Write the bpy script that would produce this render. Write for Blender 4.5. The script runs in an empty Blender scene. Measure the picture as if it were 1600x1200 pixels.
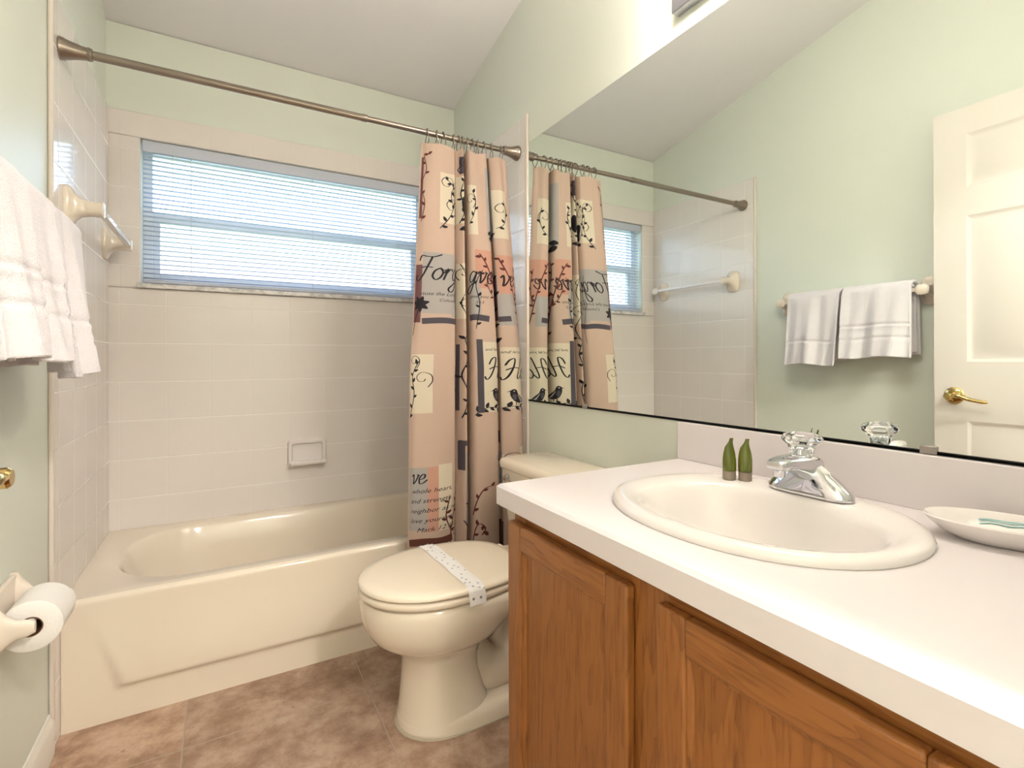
import bpy, bmesh, math, random
from mathutils import Vector, Matrix
random.seed(7)
C = bpy.context.scene.collection
SC = bpy.context.scene
PI = math.pi

# ---------------------------------------------------------------- camera
CX, CZ = 0.4106, 1.0602
YAW, PITCH, ROLL = math.radians(29.7163), math.radians(-0.0582), math.radians(-0.1665)
F = Vector((math.sin(YAW)*math.cos(PITCH), math.cos(YAW)*math.cos(PITCH), -math.sin(PITCH)))
R = Vector((math.cos(YAW), -math.sin(YAW), 0)); U = R.cross(F)
R2 = R*math.cos(ROLL)+U*math.sin(ROLL); U2 = -R*math.sin(ROLL)+U*math.cos(ROLL)
cd = bpy.data.cameras.new('camera'); cam = bpy.data.objects.new('camera', cd); C.objects.link(cam)
M = Matrix((R2, U2, -F)).transposed().to_4x4(); M.translation = Vector((CX, 0, CZ)); cam.matrix_world = M
cd.sensor_width = 36; cd.lens = 790.57/1600*36; cd.shift_y = -(600-560.66)/1600; cd.clip_start = 0.02
SC.camera = cam

# ---------------------------------------------------------------- sky, sun, lamps, exposure
def lin(c):
    return tuple(((v/255)/12.92 if v/255 <= 0.04045 else ((v/255+0.055)/1.055)**2.4) for v in c)
w = bpy.data.worlds.new('sky'); SC.world = w; w.use_nodes = True
bg = w.node_tree.nodes['Background']; bg.inputs[0].default_value = (0.60, 0.79, 1.0, 1); bg.inputs[1].default_value = 2.6
SC.view_settings.view_transform = 'Standard'; SC.view_settings.look = 'None'; SC.view_settings.gamma = 1
SC.view_settings.use_curve_mapping = False
SC.view_settings.exposure = 1.12
sd = bpy.data.lights.new('sun', 'SUN'); sd.energy = 1.0; sd.color = (1, .93, .82); sd.angle = .01
sun = bpy.data.objects.new('sun', sd); C.objects.link(sun); sun.rotation_euler = (math.radians(38), 0, math.radians(-15))
pd = bpy.data.lights.new('window_portal', 'AREA'); pd.shape = 'RECTANGLE'; pd.size = 1.24; pd.size_y = .6; pd.cycles.is_portal = True
po = bpy.data.objects.new('window_portal', pd); C.objects.link(po); po.location = (.737, 2.715, 1.681); po.rotation_euler = (-PI/2, 0, 0)
BULB = 30.0      # emission of the vanity bulbs
HALL_FILL = 98.0      # emission of the fill lamp added in the hall

# ---------------------------------------------------------------- materials
def mat(name, col, rough=.5, metal=0, spec=.5, coat=0, bump=None, var=None, trans=0, ior=1.45, sheen=0):
    m = bpy.data.materials.new(name); m.use_nodes = True
    nt = m.node_tree; b = nt.nodes['Principled BSDF']
    c = lin(col)
    b.inputs['Base Color'].default_value = (*c, 1); b.inputs['Roughness'].default_value = rough
    b.inputs['Metallic'].default_value = metal; b.inputs['Specular IOR Level'].default_value = spec
    b.inputs['Coat Weight'].default_value = coat; b.inputs['Coat Roughness'].default_value = .05
    b.inputs['Transmission Weight'].default_value = trans; b.inputs['IOR'].default_value = ior
    b.inputs['Sheen Weight'].default_value = sheen
    tc = nt.nodes.new('ShaderNodeTexCoord')
    if var:                                              # (scale, amount): soft cloudy tone change
        n = nt.nodes.new('ShaderNodeTexNoise'); n.inputs['Scale'].default_value = var[0]; n.inputs['Detail'].default_value = 4
        nt.links.new(tc.outputs['Object'], n.inputs['Vector'])
        mx = nt.nodes.new('ShaderNodeMix'); mx.data_type = 'RGBA'
        mx.inputs[6].default_value = (*[v*(1-var[1]) for v in c], 1); mx.inputs[7].default_value = (*[min(1, v*(1+var[1])) for v in c], 1)
        nt.links.new(n.outputs['Fac'], mx.inputs[0]); nt.links.new(mx.outputs[2], b.inputs['Base Color'])
    if bump:                                             # (scale, strength, distance)
        n = nt.nodes.new('ShaderNodeTexNoise'); n.inputs['Scale'].default_value = bump[0]; n.inputs['Detail'].default_value = 3
        nt.links.new(tc.outputs['Object'], n.inputs['Vector'])
        bp = nt.nodes.new('ShaderNodeBump'); bp.inputs['Strength'].default_value = bump[1]; bp.inputs['Distance'].default_value = bump[2]
        nt.links.new(n.outputs['Fac'], bp.inputs['Height']); nt.links.new(bp.outputs['Normal'], b.inputs['Normal'])
    return m

def math_node(nt, op, a=None, b=None, c=None):
    n = nt.nodes.new('ShaderNodeMath'); n.operation = op
    for i, v in enumerate((a, b, c)):
        if v is None: continue
        if isinstance(v, (int, float)): n.inputs[i].default_value = v
        else: nt.links.new(v, n.inputs[i])
    return n.outputs[0]

def tile_mat(name, col, grout, axis, u0, v0, size, gw, rough=.12, up=.35):
    """square ceramic tile: axis 0 -> u = x, 1 -> u = y; v = z (object space is world space)"""
    m = mat(name, col, rough, spec=.5); nt = m.node_tree; b = nt.nodes['Principled BSDF']
    tc = nt.nodes.new('ShaderNodeTexCoord'); sp = nt.nodes.new('ShaderNodeSeparateXYZ'); nt.links.new(tc.outputs['Object'], sp.inputs[0])
    def edge(o, o0):
        f = math_node(nt, 'FRACT', math_node(nt, 'DIVIDE', math_node(nt, 'SUBTRACT', o, o0-10*size), size))
        return math_node(nt, 'MULTIPLY', math_node(nt, 'MINIMUM', f, math_node(nt, 'SUBTRACT', 1, f)), size)
    d = math_node(nt, 'MINIMUM', math_node(nt, 'ADD', edge(sp.outputs[axis], u0), gw*up), edge(sp.outputs[2], v0))
    mr = nt.nodes.new('ShaderNodeMapRange'); mr.interpolation_type = 'SMOOTHSTEP'
    mr.inputs[1].default_value = gw*.35; mr.inputs[2].default_value = gw; nt.links.new(d, mr.inputs[0])
    mx = nt.nodes.new('ShaderNodeMix'); mx.data_type = 'RGBA'; mx.inputs[6].default_value = (*lin(grout), 1); mx.inputs[7].default_value = (*lin(col), 1)
    nt.links.new(mr.outputs[0], mx.inputs[0]); nt.links.new(mx.outputs[2], b.inputs['Base Color'])
    rr = math_node(nt, 'SUBTRACT', .6, math_node(nt, 'MULTIPLY', mr.outputs[0], .6-rough)); nt.links.new(rr, b.inputs['Roughness'])
    m2 = nt.nodes.new('ShaderNodeMapRange'); m2.interpolation_type = 'SMOOTHSTEP'
    m2.inputs[1].default_value = 0; m2.inputs[2].default_value = gw*2.2; nt.links.new(d, m2.inputs[0])
    ns = nt.nodes.new('ShaderNodeTexNoise'); ns.inputs['Scale'].default_value = 7; nt.links.new(tc.outputs['Object'], ns.inputs['Vector'])
    h = math_node(nt, 'ADD', m2.outputs[0], math_node(nt, 'MULTIPLY', ns.outputs['Fac'], .5))
    bp = nt.nodes.new('ShaderNodeBump'); bp.inputs['Strength'].default_value = .35; bp.inputs['Distance'].default_value = .0015
    nt.links.new(h, bp.inputs['Height']); nt.links.new(bp.outputs['Normal'], b.inputs['Normal'])
    return m

def floor_mat():
    m = mat('stone_look_floor', (180, 150, 128), .34); nt = m.node_tree; b = nt.nodes['Principled BSDF']
    tc = nt.nodes.new('ShaderNodeTexCoord'); sp = nt.nodes.new('ShaderNodeSeparateXYZ'); nt.links.new(tc.outputs['Object'], sp.inputs[0])
    n1 = nt.nodes.new('ShaderNodeTexNoise'); n1.inputs['Scale'].default_value = 6.5; n1.inputs['Detail'].default_value = 10; n1.inputs['Roughness'].default_value = .72; n1.inputs['Distortion'].default_value = .12
    nt.links.new(tc.outputs['Object'], n1.inputs['Vector'])
    cr = nt.nodes.new('ShaderNodeValToRGB'); e = cr.color_ramp.elements
    e[0].position = .33; e[0].color = (*lin((132, 102, 84)), 1); e[1].position = .72; e[1].color = (*lin((210, 186, 166)), 1)
    k = e.new(.45); k.color = (*lin((164, 133, 112)), 1); k = e.new(.56); k.color = (*lin((190, 162, 141)), 1)
    nt.links.new(n1.outputs['Fac'], cr.inputs[0])
    n2 = nt.nodes.new('ShaderNodeTexNoise'); n2.inputs['Scale'].default_value = 38; n2.inputs['Detail'].default_value = 3
    nt.links.new(tc.outputs['Object'], n2.inputs['Vector'])
    mr = nt.nodes.new('ShaderNodeMapRange'); mr.inputs[1].default_value = .68; mr.inputs[2].default_value = .76; nt.links.new(n2.outputs['Fac'], mr.inputs[0])
    mx = nt.nodes.new('ShaderNodeMix'); mx.data_type = 'RGBA'; mx.inputs[7].default_value = (*lin((96, 68, 54)), 1)
    nt.links.new(math_node(nt, 'MULTIPLY', mr.outputs[0], .55), mx.inputs[0]); nt.links.new(cr.outputs[0], mx.inputs[6])
    S = .5
    def cell(o, o0): return math_node(nt, 'DIVIDE', math_node(nt, 'SUBTRACT', o, o0-20*S), S)
    cx_, cy_ = cell(sp.outputs[0], .812), cell(sp.outputs[1], 1.645)
    def edge(c):
        f = math_node(nt, 'FRACT', c); return math_node(nt, 'MULTIPLY', math_node(nt, 'MINIMUM', f, math_node(nt, 'SUBTRACT', 1, f)), S)
    d = math_node(nt, 'MINIMUM', edge(cx_), edge(cy_))
    wn = nt.nodes.new('ShaderNodeTexWhiteNoise'); wn.noise_dimensions = '2D'
    cb = nt.nodes.new('ShaderNodeCombineXYZ'); nt.links.new(math_node(nt, 'FLOOR', cx_), cb.inputs[0]); nt.links.new(math_node(nt, 'FLOOR', cy_), cb.inputs[1]); nt.links.new(cb.outputs[0], wn.inputs['Vector'])
    hs = nt.nodes.new('ShaderNodeHueSaturation'); nt.links.new(math_node(nt, 'ADD', .88, math_node(nt, 'MULTIPLY', wn.outputs[0], .22)), hs.inputs['Value'])
    nt.links.new(mx.outputs[2], hs.inputs['Color'])
    g = nt.nodes.new('ShaderNodeMapRange'); g.inputs[1].default_value = .0012; g.inputs[2].default_value = .003; nt.links.new(d, g.inputs[0])
    m3 = nt.nodes.new('ShaderNodeMix'); m3.data_type = 'RGBA'; m3.inputs[6].default_value = (*lin((174, 154, 138)), 1)
    nt.links.new(g.outputs[0], m3.inputs[0]); nt.links.new(hs.outputs[0], m3.inputs[7]); nt.links.new(m3.outputs[2], b.inputs['Base Color'])
    bp = nt.nodes.new('ShaderNodeBump'); bp.inputs['Strength'].default_value = .4; bp.inputs['Distance'].default_value = .002
    nt.links.new(math_node(nt, 'ADD', g.outputs[0], math_node(nt, 'MULTIPLY', n1.outputs['Fac'], .8)), bp.inputs['Height']); nt.links.new(bp.outputs['Normal'], b.inputs['Normal'])
    return m

def oak(name, axis, base=(156, 100, 50), dark=(104, 58, 24), rough=.36):
    """oak with the grain running along axis (1 = y, 2 = z)"""
    m = mat(name, base, rough, coat=.15); nt = m.node_tree; b = nt.nodes['Principled BSDF']
    tc = nt.nodes.new('ShaderNodeTexCoord'); mp = nt.nodes.new('ShaderNodeMapping'); nt.links.new(tc.outputs['Object'], mp.inputs[0])
    s = [1, 1, 1]; s[axis] = .09; mp.inputs['Scale'].default_value = s
    n1 = nt.nodes.new('ShaderNodeTexNoise'); n1.inputs['Scale'].default_value = 16; n1.inputs['Detail'].default_value = 3; n1.inputs['Distortion'].default_value = .7
    n2 = nt.nodes.new('ShaderNodeTexNoise'); n2.inputs['Scale'].default_value = 190; n2.inputs['Detail'].default_value = 2
    for n in (n1, n2): nt.links.new(mp.outputs[0], n.inputs['Vector'])
    bands = math_node(nt, 'FRACT', math_node(nt, 'MULTIPLY', n1.outputs['Fac'], 7))
    bands = math_node(nt, 'POWER', bands, 2.2)
    mr = nt.nodes.new('ShaderNodeMapRange'); mr.inputs[1].default_value = .5; mr.inputs[2].default_value = .72; nt.links.new(n2.outputs['Fac'], mr.inputs[0])
    f = math_node(nt, 'ADD', math_node(nt, 'MULTIPLY', bands, .38), math_node(nt, 'MULTIPLY', mr.outputs[0], .45))
    mx = nt.nodes.new('ShaderNodeMix'); mx.data_type = 'RGBA'; mx.clamp_factor = True
    mx.inputs[6].default_value = (*lin(base), 1); mx.inputs[7].default_value = (*lin(dark), 1)
    nt.links.new(f, mx.inputs[0]); nt.links.new(mx.outputs[2], b.inputs['Base Color'])
    bp = nt.nodes.new('ShaderNodeBump'); bp.inputs['Strength'].default_value = .15; bp.inputs['Distance'].default_value = .001
    nt.links.new(math_node(nt, 'SUBTRACT', 1, mr.outputs[0]), bp.inputs['Height']); nt.links.new(bp.outputs['Normal'], b.inputs['Normal'])
    return m

def emit(name, col, strength):
    m = bpy.data.materials.new(name); m.use_nodes = True; b = m.node_tree.nodes['Principled BSDF']
    b.inputs['Base Color'].default_value = (*col, 1)
    b.inputs['Emission Color'].default_value = (*col, 1); b.inputs['Emission Strength'].default_value = strength
    return m

def marble_mat():
    m = mat('sill_marble', (226, 222, 220), .25); nt = m.node_tree; b = nt.nodes['Principled BSDF']
    tc = nt.nodes.new('ShaderNodeTexCoord'); n = nt.nodes.new('ShaderNodeTexNoise'); n.inputs['Scale'].default_value = 14; n.inputs['Detail'].default_value = 7; n.inputs['Distortion'].default_value = 1.6
    nt.links.new(tc.outputs['Object'], n.inputs['Vector']); cr = nt.nodes.new('ShaderNodeValToRGB')
    cr.color_ramp.elements[0].position = .38; cr.color_ramp.elements[0].color = (*lin((196, 192, 192)), 1)
    cr.color_ramp.elements[1].position = .55; cr.color_ramp.elements[1].color = (*lin((236, 233, 232)), 1)
    nt.links.new(n.outputs['Fac'], cr.inputs[0]); nt.links.new(cr.outputs[0], b.inputs['Base Color'])
    return m

TS = .1597
MT = dict(
    paint=mat('sage_wall_paint', (226, 231, 221), .40, spec=.45, bump=(60, .12, .002)),
    ceil=mat('ceiling_paint', (240, 238, 239), .8, bump=(90, .2, .002)),
    tile_l=tile_mat('wall_tile_side', (235, 229, 225), (252, 250, 248), 1, 1.868, .493, TS, .0022, up=.3),
    tile_b=tile_mat('wall_tile_rear', (235, 228, 224), (248, 244, 241), 0, .045, .493, TS, .0020, up=.72),
    trim=mat('tile_edge_glaze', (228, 217, 208), .35),
    base=mat('white_trim_paint', (238, 235, 228), .4),
    door=mat('door_paint', (228, 222, 215), .42),
    floor=floor_mat(), marble=marble_mat(),
    vinyl=mat('window_vinyl', (236, 240, 246), .4),
    slat=mat('blind_slat', (204, 210, 226), .45),
    cord=mat('blind_cord', (215, 215, 218), .8),
    tub=mat('almond_enamel', (240, 228, 211), .14, coat=.3),
    almond=mat('almond_china', (240, 229, 212), .1, coat=.4),
    seat=mat('almond_plastic', (240, 228, 210), .22),
    ceramic=mat('bone_ceramic', (234, 222, 208), .12, coat=.3),
    white_china=mat('white_china', (236, 230, 227), .1, coat=.3),
    laminate=mat('white_laminate', (226, 219, 220), .38, var=(60, .01)),
    lam_edge=mat('laminate_edge', (220,215,217), .4),
    nickel=mat('brushed_nickel', (150, 138, 128), .28, metal=1),
    chrome=mat('chrome', (215, 216, 220), .06, metal=1),
    brass=mat('polished_brass', (214, 188, 128), .14, metal=1),
    mirror=mat('mirror_silver', (238, 243, 240), .0, metal=1),
    mirror_edge=mat('mirror_edge', (30, 34, 34), .3),
    acrylic=mat('clear_acrylic', (250, 250, 250), .02, trans=1, ior=1.49),
    glass=mat('window_glass', (255, 255, 255), .0, trans=1, ior=1.0, spec=.3),
    clip=mat('clear_clip', (205, 196, 188), .15, trans=.5, ior=1.45),
    oak_v=oak('oak_upright_grain', 2), oak_h=oak('oak_level_grain', 1), oak_dark=mat('cabinet_inside', (92, 52, 26), .6),
    towel=mat('white_terry', (236, 231, 236), .95, spec=.1, bump=(420, .8, .004), sheen=.3),
    paper=mat('tissue_paper', (246, 243, 240), .95, spec=.1, bump=(160, .3, .002)),
    core=mat('cardboard', (120, 86, 66), .9),
    band=mat('paper_strip', (244, 242, 242), .8), dots=mat('strip_dots', (176, 176, 186), .8),
    green=mat('green_bottle', (92, 100, 22), .22, coat=.3, var=(30, .2)), cap=mat('grey_cap', (150, 136, 124), .35),
    soap=mat('soap_wrapper', (236, 238, 234), .4), soap_teal=mat('wrapper_teal', (150, 196, 194), .4),
    cloth=mat('curtain_cloth', (199, 174, 159), .8, spec=.2, var=(5, .03), bump=(900, .2, .001)),
    p_cream=mat('print_cream', (216, 204, 184), .75), p_grey=mat('print_grey', (170, 164, 162), .75),
    p_salmon=mat('print_salmon', (200, 152, 134), .75), p_mauve=mat('print_mauve', (112, 74, 78), .75),
    p_slate=mat('print_slate', (78, 72, 82), .75), p_brown=mat('print_brown', (98, 56, 48), .75),
    p_ink=mat('print_ink', (30, 26, 34), .75), p_rust=mat('print_rust', (98, 48, 44), .75),
    peach=mat('stucco', (232, 206, 182), .9), lawn=mat('lawn', (120, 140, 90), 1, var=(3, .2)),
    grey=mat('lamp_metal', (176, 178, 186), .3, metal=1), dark=mat('dark_gap', (40, 34, 32), .8),
    caulk=mat('caulk', (206, 196, 176), .5),
    bulb=emit('frosted_bulb', (1, .88, .77), BULB), hall=emit('fill_diffuser', (1, .92, .85), HALL_FILL),
)

# ---------------------------------------------------------------- mesh helpers
def tag(o, label=None, cat=None, group=None, kind=None):
    if label: o['label'] = label
    if cat: o['category'] = cat
    if group: o['group'] = group
    if kind: o['kind'] = kind
    return o

def obj(name, bm, mats, parent=None, smooth=False, bevel=0, seg=2, subsurf=0, ang=40, recalc=True):
    if recalc: bmesh.ops.recalc_face_normals(bm, faces=bm.faces[:])
    me = bpy.data.meshes.new(name); bm.to_mesh(me); bm.free()
    for m in (mats if isinstance(mats, (list, tuple)) else [mats]): me.materials.append(m)
    o = bpy.data.objects.new(name, me); C.objects.link(o)
    if parent: o.parent = parent; o.matrix_parent_inverse = Matrix.Translation(-parent.location)
    if bevel:
        b = o.modifiers.new('bevel', 'BEVEL'); b.width = bevel; b.segments = seg; b.limit_method = 'ANGLE'; b.angle_limit = math.radians(35)
    if subsurf:
        s = o.modifiers.new('sub', 'SUBSURF'); s.levels = subsurf; s.render_levels = subsurf
    if smooth or bevel or subsurf:
        me.polygons.foreach_set('use_smooth', [True]*len(me.polygons))
        if not subsurf:
            try: me.set_sharp_from_angle(angle=math.radians(ang))
            except Exception: pass
    return o

def thing(name, loc, label, cat, group=None, kind=None):
    o = bpy.data.objects.new(name, None); C.objects.link(o); o.location = loc; o.empty_display_size = .05
    return tag(o, label, cat, group, kind)

def copy_tree(o, d, parent=None):
    c = o.copy(); C.objects.link(c)
    if parent: c.parent = parent
    else: c.location = o.location + Vector(d)
    for ch in [x for x in C.objects if x.parent == o]: copy_tree(ch, d, c)
    return c

def NB(): return bmesh.new()
def box(bm, x0, x1, y0, y1, z0, z1, mi=0):
    v = [bm.verts.new((x, y, z)) for x in (x0, x1) for y in (y0, y1) for z in (z0, z1)]
    for f in ((0, 1, 3, 2), (4, 6, 7, 5), (0, 4, 5, 1), (2, 3, 7, 6), (0, 2, 6, 4), (1, 5, 7, 3)):
        bm.faces.new([v[i] for i in f]).material_index = mi
    return v
def prism(bm, pts, h, mi=0):
    """polygon pts (3d) extruded by vector h"""
    h = Vector(h); a = [bm.verts.new(p) for p in pts]; b = [bm.verts.new(Vector(p)+h) for p in pts]
    bm.faces.new(a).material_index = mi; bm.faces.new(b[::-1]).material_index = mi
    for i in range(len(a)):
        j = (i+1) % len(a); bm.faces.new((a[i], a[j], b[j], b[i])).material_index = mi
def loft(bm, rings, cap=(True, True), mi=0, closed=True):
    vs = [[bm.verts.new(p) for p in r] for r in rings]
    for a, b in zip(vs, vs[1:]):
        n = len(a)
        for i in range(n if closed else n-1):
            j = (i+1) % n; bm.faces.new((a[i], a[j], b[j], b[i])).material_index = mi
    if cap[0]: bm.faces.new(vs[0][::-1]).material_index = mi
    if cap[1]: bm.faces.new(vs[-1]).material_index = mi
    return vs
def frame_of(d):
    d = Vector(d).normalized(); a = Vector((0, 0, 1)) if abs(d.z) < .9 else Vector((1, 0, 0))
    u = d.cross(a).normalized(); return u, u.cross(d).normalized()
def lathe(bm, o, axis, prof, n=24, mi=0, cap=(True, True)):
    """prof: list of (distance along axis, radius)"""
    axis = Vector(axis).normalized(); u, v = frame_of(axis); o = Vector(o)
    loft(bm, [[o+axis*t+(u*math.cos(2*PI*i/n)+v*math.sin(2*PI*i/n))*max(r, 1e-5) for i in range(n)] for t, r in prof], cap, mi)
def tube(bm, pts, r, n=10, mi=0, closed=False, flat=None):
    pts = [Vector(p) for p in pts]; rings = []; N = len(pts)
    rs = r if isinstance(r, (list, tuple)) else [r]*N
    up = None
    for i, p in enumerate(pts):
        if closed: d = pts[(i+1) % N]-pts[i-1]
        else: d = pts[min(i+1, N-1)]-pts[max(i-1, 0)]
        d.normalize()
        if up is None: u, v = frame_of(d)
        else:
            u = (up-d*up.dot(d)).normalized(); v = u.cross(d)
        up = u
        rings.append([p+(u*math.cos(2*PI*k/n)+v*math.sin(2*PI*k/n)*(flat or 1))*rs[i] for k in range(n)])
    if closed: rings.append(rings[0])
    if closed:
        vs = [[bm.verts.new(p) for p in rr] for rr in rings[:-1]]; vs.append(vs[0])
        for a, b in zip(vs, vs[1:]):
            for k in range(n): bm.faces.new((a[k], a[(k+1) % n], b[(k+1) % n], b[k])).material_index = mi
    else: loft(bm, rings, mi=mi)
def crom(P, k=8, closed=False):
    P = [tuple(p) for p in P]; out = []; n = len(P)
    for i in range(n if closed else n-1):
        if closed: a, b, c, d = P[i-1], P[i], P[(i+1) % n], P[(i+2) % n]
        else: a, b, c, d = P[max(i-1, 0)], P[i], P[i+1], P[min(i+2, n-1)]
        for j in range(k):
            t = j/k
            out.append(tuple(.5*(2*q1+(-q0+q2)*t+(2*q0-5*q1+4*q2-q3)*t*t+(-q0+3*q1-3*q2+q3)*t**3) for q0, q1, q2, q3 in zip(a, b, c, d)))
    if not closed: out.append(P[-1])
    return out
def sup(cx, cy, a, b, n, z, N=64, a2=None, n2=None):
    """superellipse ring at z; a2/n2 are used on the +x half"""
    out = []
    for i in range(N):
        t = 2*PI*i/N; c, s = math.cos(t), math.sin(t)
        aa, nn = (a2 or a, n2 or n) if c > 0 else (a, n)
        out.append(Vector((cx+aa*math.copysign(abs(c)**(2/nn), c), cy+b*math.copysign(abs(s)**(2/nn), s), z)))
    return out
def rrect(x0, x1, y0, y1, r, z, k=8):
    out = []
    for cx, cy, a in ((x1-r, y1-r, 0), (x0+r, y1-r, 90), (x0+r, y0+r, 180), (x1-r, y0+r, 270)):
        for j in range(k+1):
            t = math.radians(a+90*j/k); out.append(Vector((cx+r*math.cos(t), cy+r*math.sin(t), z)))
    return out
def outer_ring(inner, x0, x1, y0, y1):
    """points of a rectangle opposite the points of an inner ring; the nearest four land on the corners"""
    c = sum(inner, Vector())/len(inner); out = []
    for p in inner:
        d = p-c; ks = []
        if abs(d.x) > 1e-9: ks.append(((x1 if d.x > 0 else x0)-c.x)/d.x)
        if abs(d.y) > 1e-9: ks.append(((y1 if d.y > 0 else y0)-c.y)/d.y)
        k = min(t for t in ks if t > 0); out.append(Vector((c.x+d.x*k, c.y+d.y*k, p.z)))
    for X in (x0, x1):
        for Y in (y0, y1):
            i = min(range(len(out)), key=lambda j: (out[j].x-X)**2+(out[j].y-Y)**2); out[i] = Vector((X, Y, out[i].z))
    return out
def panel_face(bm, to3, us, vs, holes, steps, mi=0, mi_in=None):
    """flat face in (u, v) cut along us, vs; the cells in holes become moulded panels. steps: (inset, depth)..."""
    for i in range(len(us)-1):
        for j in range(len(vs)-1):
            a, b, c, d = us[i], us[i+1], vs[j], vs[j+1]
            if (i, j) not in holes:
                bm.faces.new([bm.verts.new(to3(*p, 0)) for p in ((a, c), (b, c), (b, d), (a, d))]).material_index = mi
            else:
                prev = [bm.verts.new(to3(*p, 0)) for p in ((a, c), (b, c), (b, d), (a, d))]
                for ins, dep in steps:
                    cur = [bm.verts.new(to3(*p, dep)) for p in ((a+ins, c+ins), (b-ins, c+ins), (b-ins, d-ins), (a+ins, d-ins))]
                    for k in range(4): bm.faces.new((prev[k], prev[(k+1) % 4], cur[(k+1) % 4], cur[k])).material_index = mi
                    prev = cur
                bm.faces.new(prev).material_index = mi if mi_in is None else mi_in

# ---------------------------------------------------------------- the room
W, YB, YF = 1.524, 2.592, .06
def zc(y): return 2.445+.21*(YB-y)
def struct(name, bm, m, label=None, **k):
    o = obj(name, bm, m, **k); tag(o, label, kind='structure'); return o
bm = NB(); box(bm, -.1, W+.1, -1.5, YB+.1, -.1, 0); struct('floor', bm, MT['floor'])
bm = NB(); prism(bm, [(-.1, -.06, zc(-.06)), (W+.1, -.06, zc(-.06)), (W+.1, YB+.15, zc(YB+.15)), (-.1, YB+.15, zc(YB+.15))], (0, 0, .12)); struct('ceiling', bm, MT['ceil'])
bm = NB(); box(bm, -.1, W+.1, -1.6, -.06, 2.44, 2.56); struct('ceiling_hall', bm, MT['ceil'])
def side_wall(name, x0, x1):
    bm = NB(); prism(bm, [(x0, -1.5, 0), (x0, YB+.1, 0), (x0, YB+.1, zc(YB+.1)), (x0, -1.5, zc(-1.5))], (x1-x0, 0, 0)); return struct(name, bm, MT['paint'])
wl = side_wall('wall_left', -.1, 0); wr = side_wall('wall_right', W, W+.1)
WX0, WX1, WZ0, WZ1 = .1136, 1.36, 1.380, 1.984
bm = NB()
for a in ((0, W, 0, WZ0-.02), (0, W, WZ1, 2.44), (0, WX0, WZ0-.02, WZ1), (WX1, W, WZ0-.02, WZ1)): box(bm, a[0], a[1], YB, YB+.14, a[2], a[3])
bmesh.ops.remove_doubles(bm, verts=bm.verts[:], dist=1e-5)
wb = struct('wall_back', bm, MT['paint'])
bm = NB(); box(bm, .97, W, -.06, YF, 0, zc(0)-.0); box(bm, 0, .97, -.06, YF, 2.08, zc(0)); struct('wall_front', bm, MT['paint'])
bm = NB(); box(bm, -.1, W+.1, -1.6, -1.5, 0, zc(-1.5)); struct('wall_hall', bm, MT['paint'])
# tile facing (9 mm) round the tub
TZ = 2.088; TY = 1.815
def facing(name, boxes, m, par):
    bm = NB()
    for b_ in boxes: box(bm, *b_)
    o = obj(name, bm, m, par, bevel=.004)
    return o
facing('tile_facing', [(0, .009, TY, YB-.009, .36, TZ), (0, .009, TY, 1.8775, 0, .36)], MT['tile_l'], wl)
facing('tile_facing', [(W-.009, W, TY, YB-.009, .36, TZ), (W-.009, W, TY, 1.8775, 0, .36)], MT['tile_l'], wr)
facing('tile_facing', [(0, W, YB-.009, YB, .36, WZ0-.02), (0, W, YB-.009, YB, WZ1, TZ), (0, WX0, YB-.009, YB, WZ0-.02, WZ1), (WX1, W, YB-.009, YB, WZ0-.02, WZ1)], MT['tile_b'], wb)
for par, x0, x1 in ((wl, 0, .012), (wr, W-.012, W)):
    bm = NB(); box(bm, x0, x1, TY-.014, TY, 0, TZ+.004); obj('tile_edge_trim', bm, MT['trim'], par, bevel=.005, seg=3)
for k, (x0, y0, y1) in enumerate(((0, -.06, TY-.015), (W-.014, .995, TY-.015))):
    bm = NB()
    s = 1 if k == 0 else -1; X = 0 if k == 0 else W
    prof = [(0, 0), (.014, 0), (.014, .085), (.011, .095), (.007, .102), (.006, .11), (0, .11)]
    prism(bm, [(X+s*a, y0, b) for a, b in prof], (0, y1-y0, 0)); struct('baseboard_left' if k == 0 else 'baseboard_right', bm, MT['base'], bevel=.0015)

# window
win = thing('window_1', (WX0, YB, WZ0), 'wide single hung window in the tiled wall over the tub', None, kind='structure')
bm = NB(); box(bm, WX0-.012, WX1+.012, YB-.028, YB+.10, WZ0-.02, WZ0); obj('window_sill', bm, MT['marble'], win, bevel=.003)
bm = NB(); y0, y1 = YB+.065, YB+.12
box(bm, WX0, WX0+.035, y0, y1, WZ0, WZ1); box(bm, WX1-.035, WX1, y0, y1, WZ0, WZ1); box(bm, WX0+.035, WX1-.035, y0, y1, WZ1-.035, WZ1); box(bm, WX0+.035, WX1-.035, y0, y1, WZ0, WZ0+.03)
obj('window_frame', bm, MT['vinyl'], win, bevel=.002)
bm = NB(); box(bm, WX0+.035, WX1-.035, YB+.07, YB+.115, 1.66, 1.70); obj('meeting_rail', bm, MT['vinyl'], win, bevel=.002)
bm = NB(); box(bm, WX0+.035, WX0+.06, YB+.075, YB+.10, WZ0+.03, 1.66); box(bm, WX1-.06, WX1-.035, YB+.075, YB+.10, WZ0+.03, 1.66); box(bm, WX0+.06, WX1-.06, YB+.075, YB+.10, WZ0+.03, WZ0+.055)
obj('lower_sash', bm, MT['vinyl'], win, bevel=.002)
bm = NB(); box(bm, WX0+.035, WX1-.035, YB+.096, YB+.099, 1.70, WZ1-.035); obj('glass_pane', bm, MT['glass'], win)
bm = NB(); box(bm, WX0+.06, WX1-.06, YB+.086, YB+.089, WZ0+.055, 1.66); obj('glass_pane', bm, MT['glass'], win)
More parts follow.
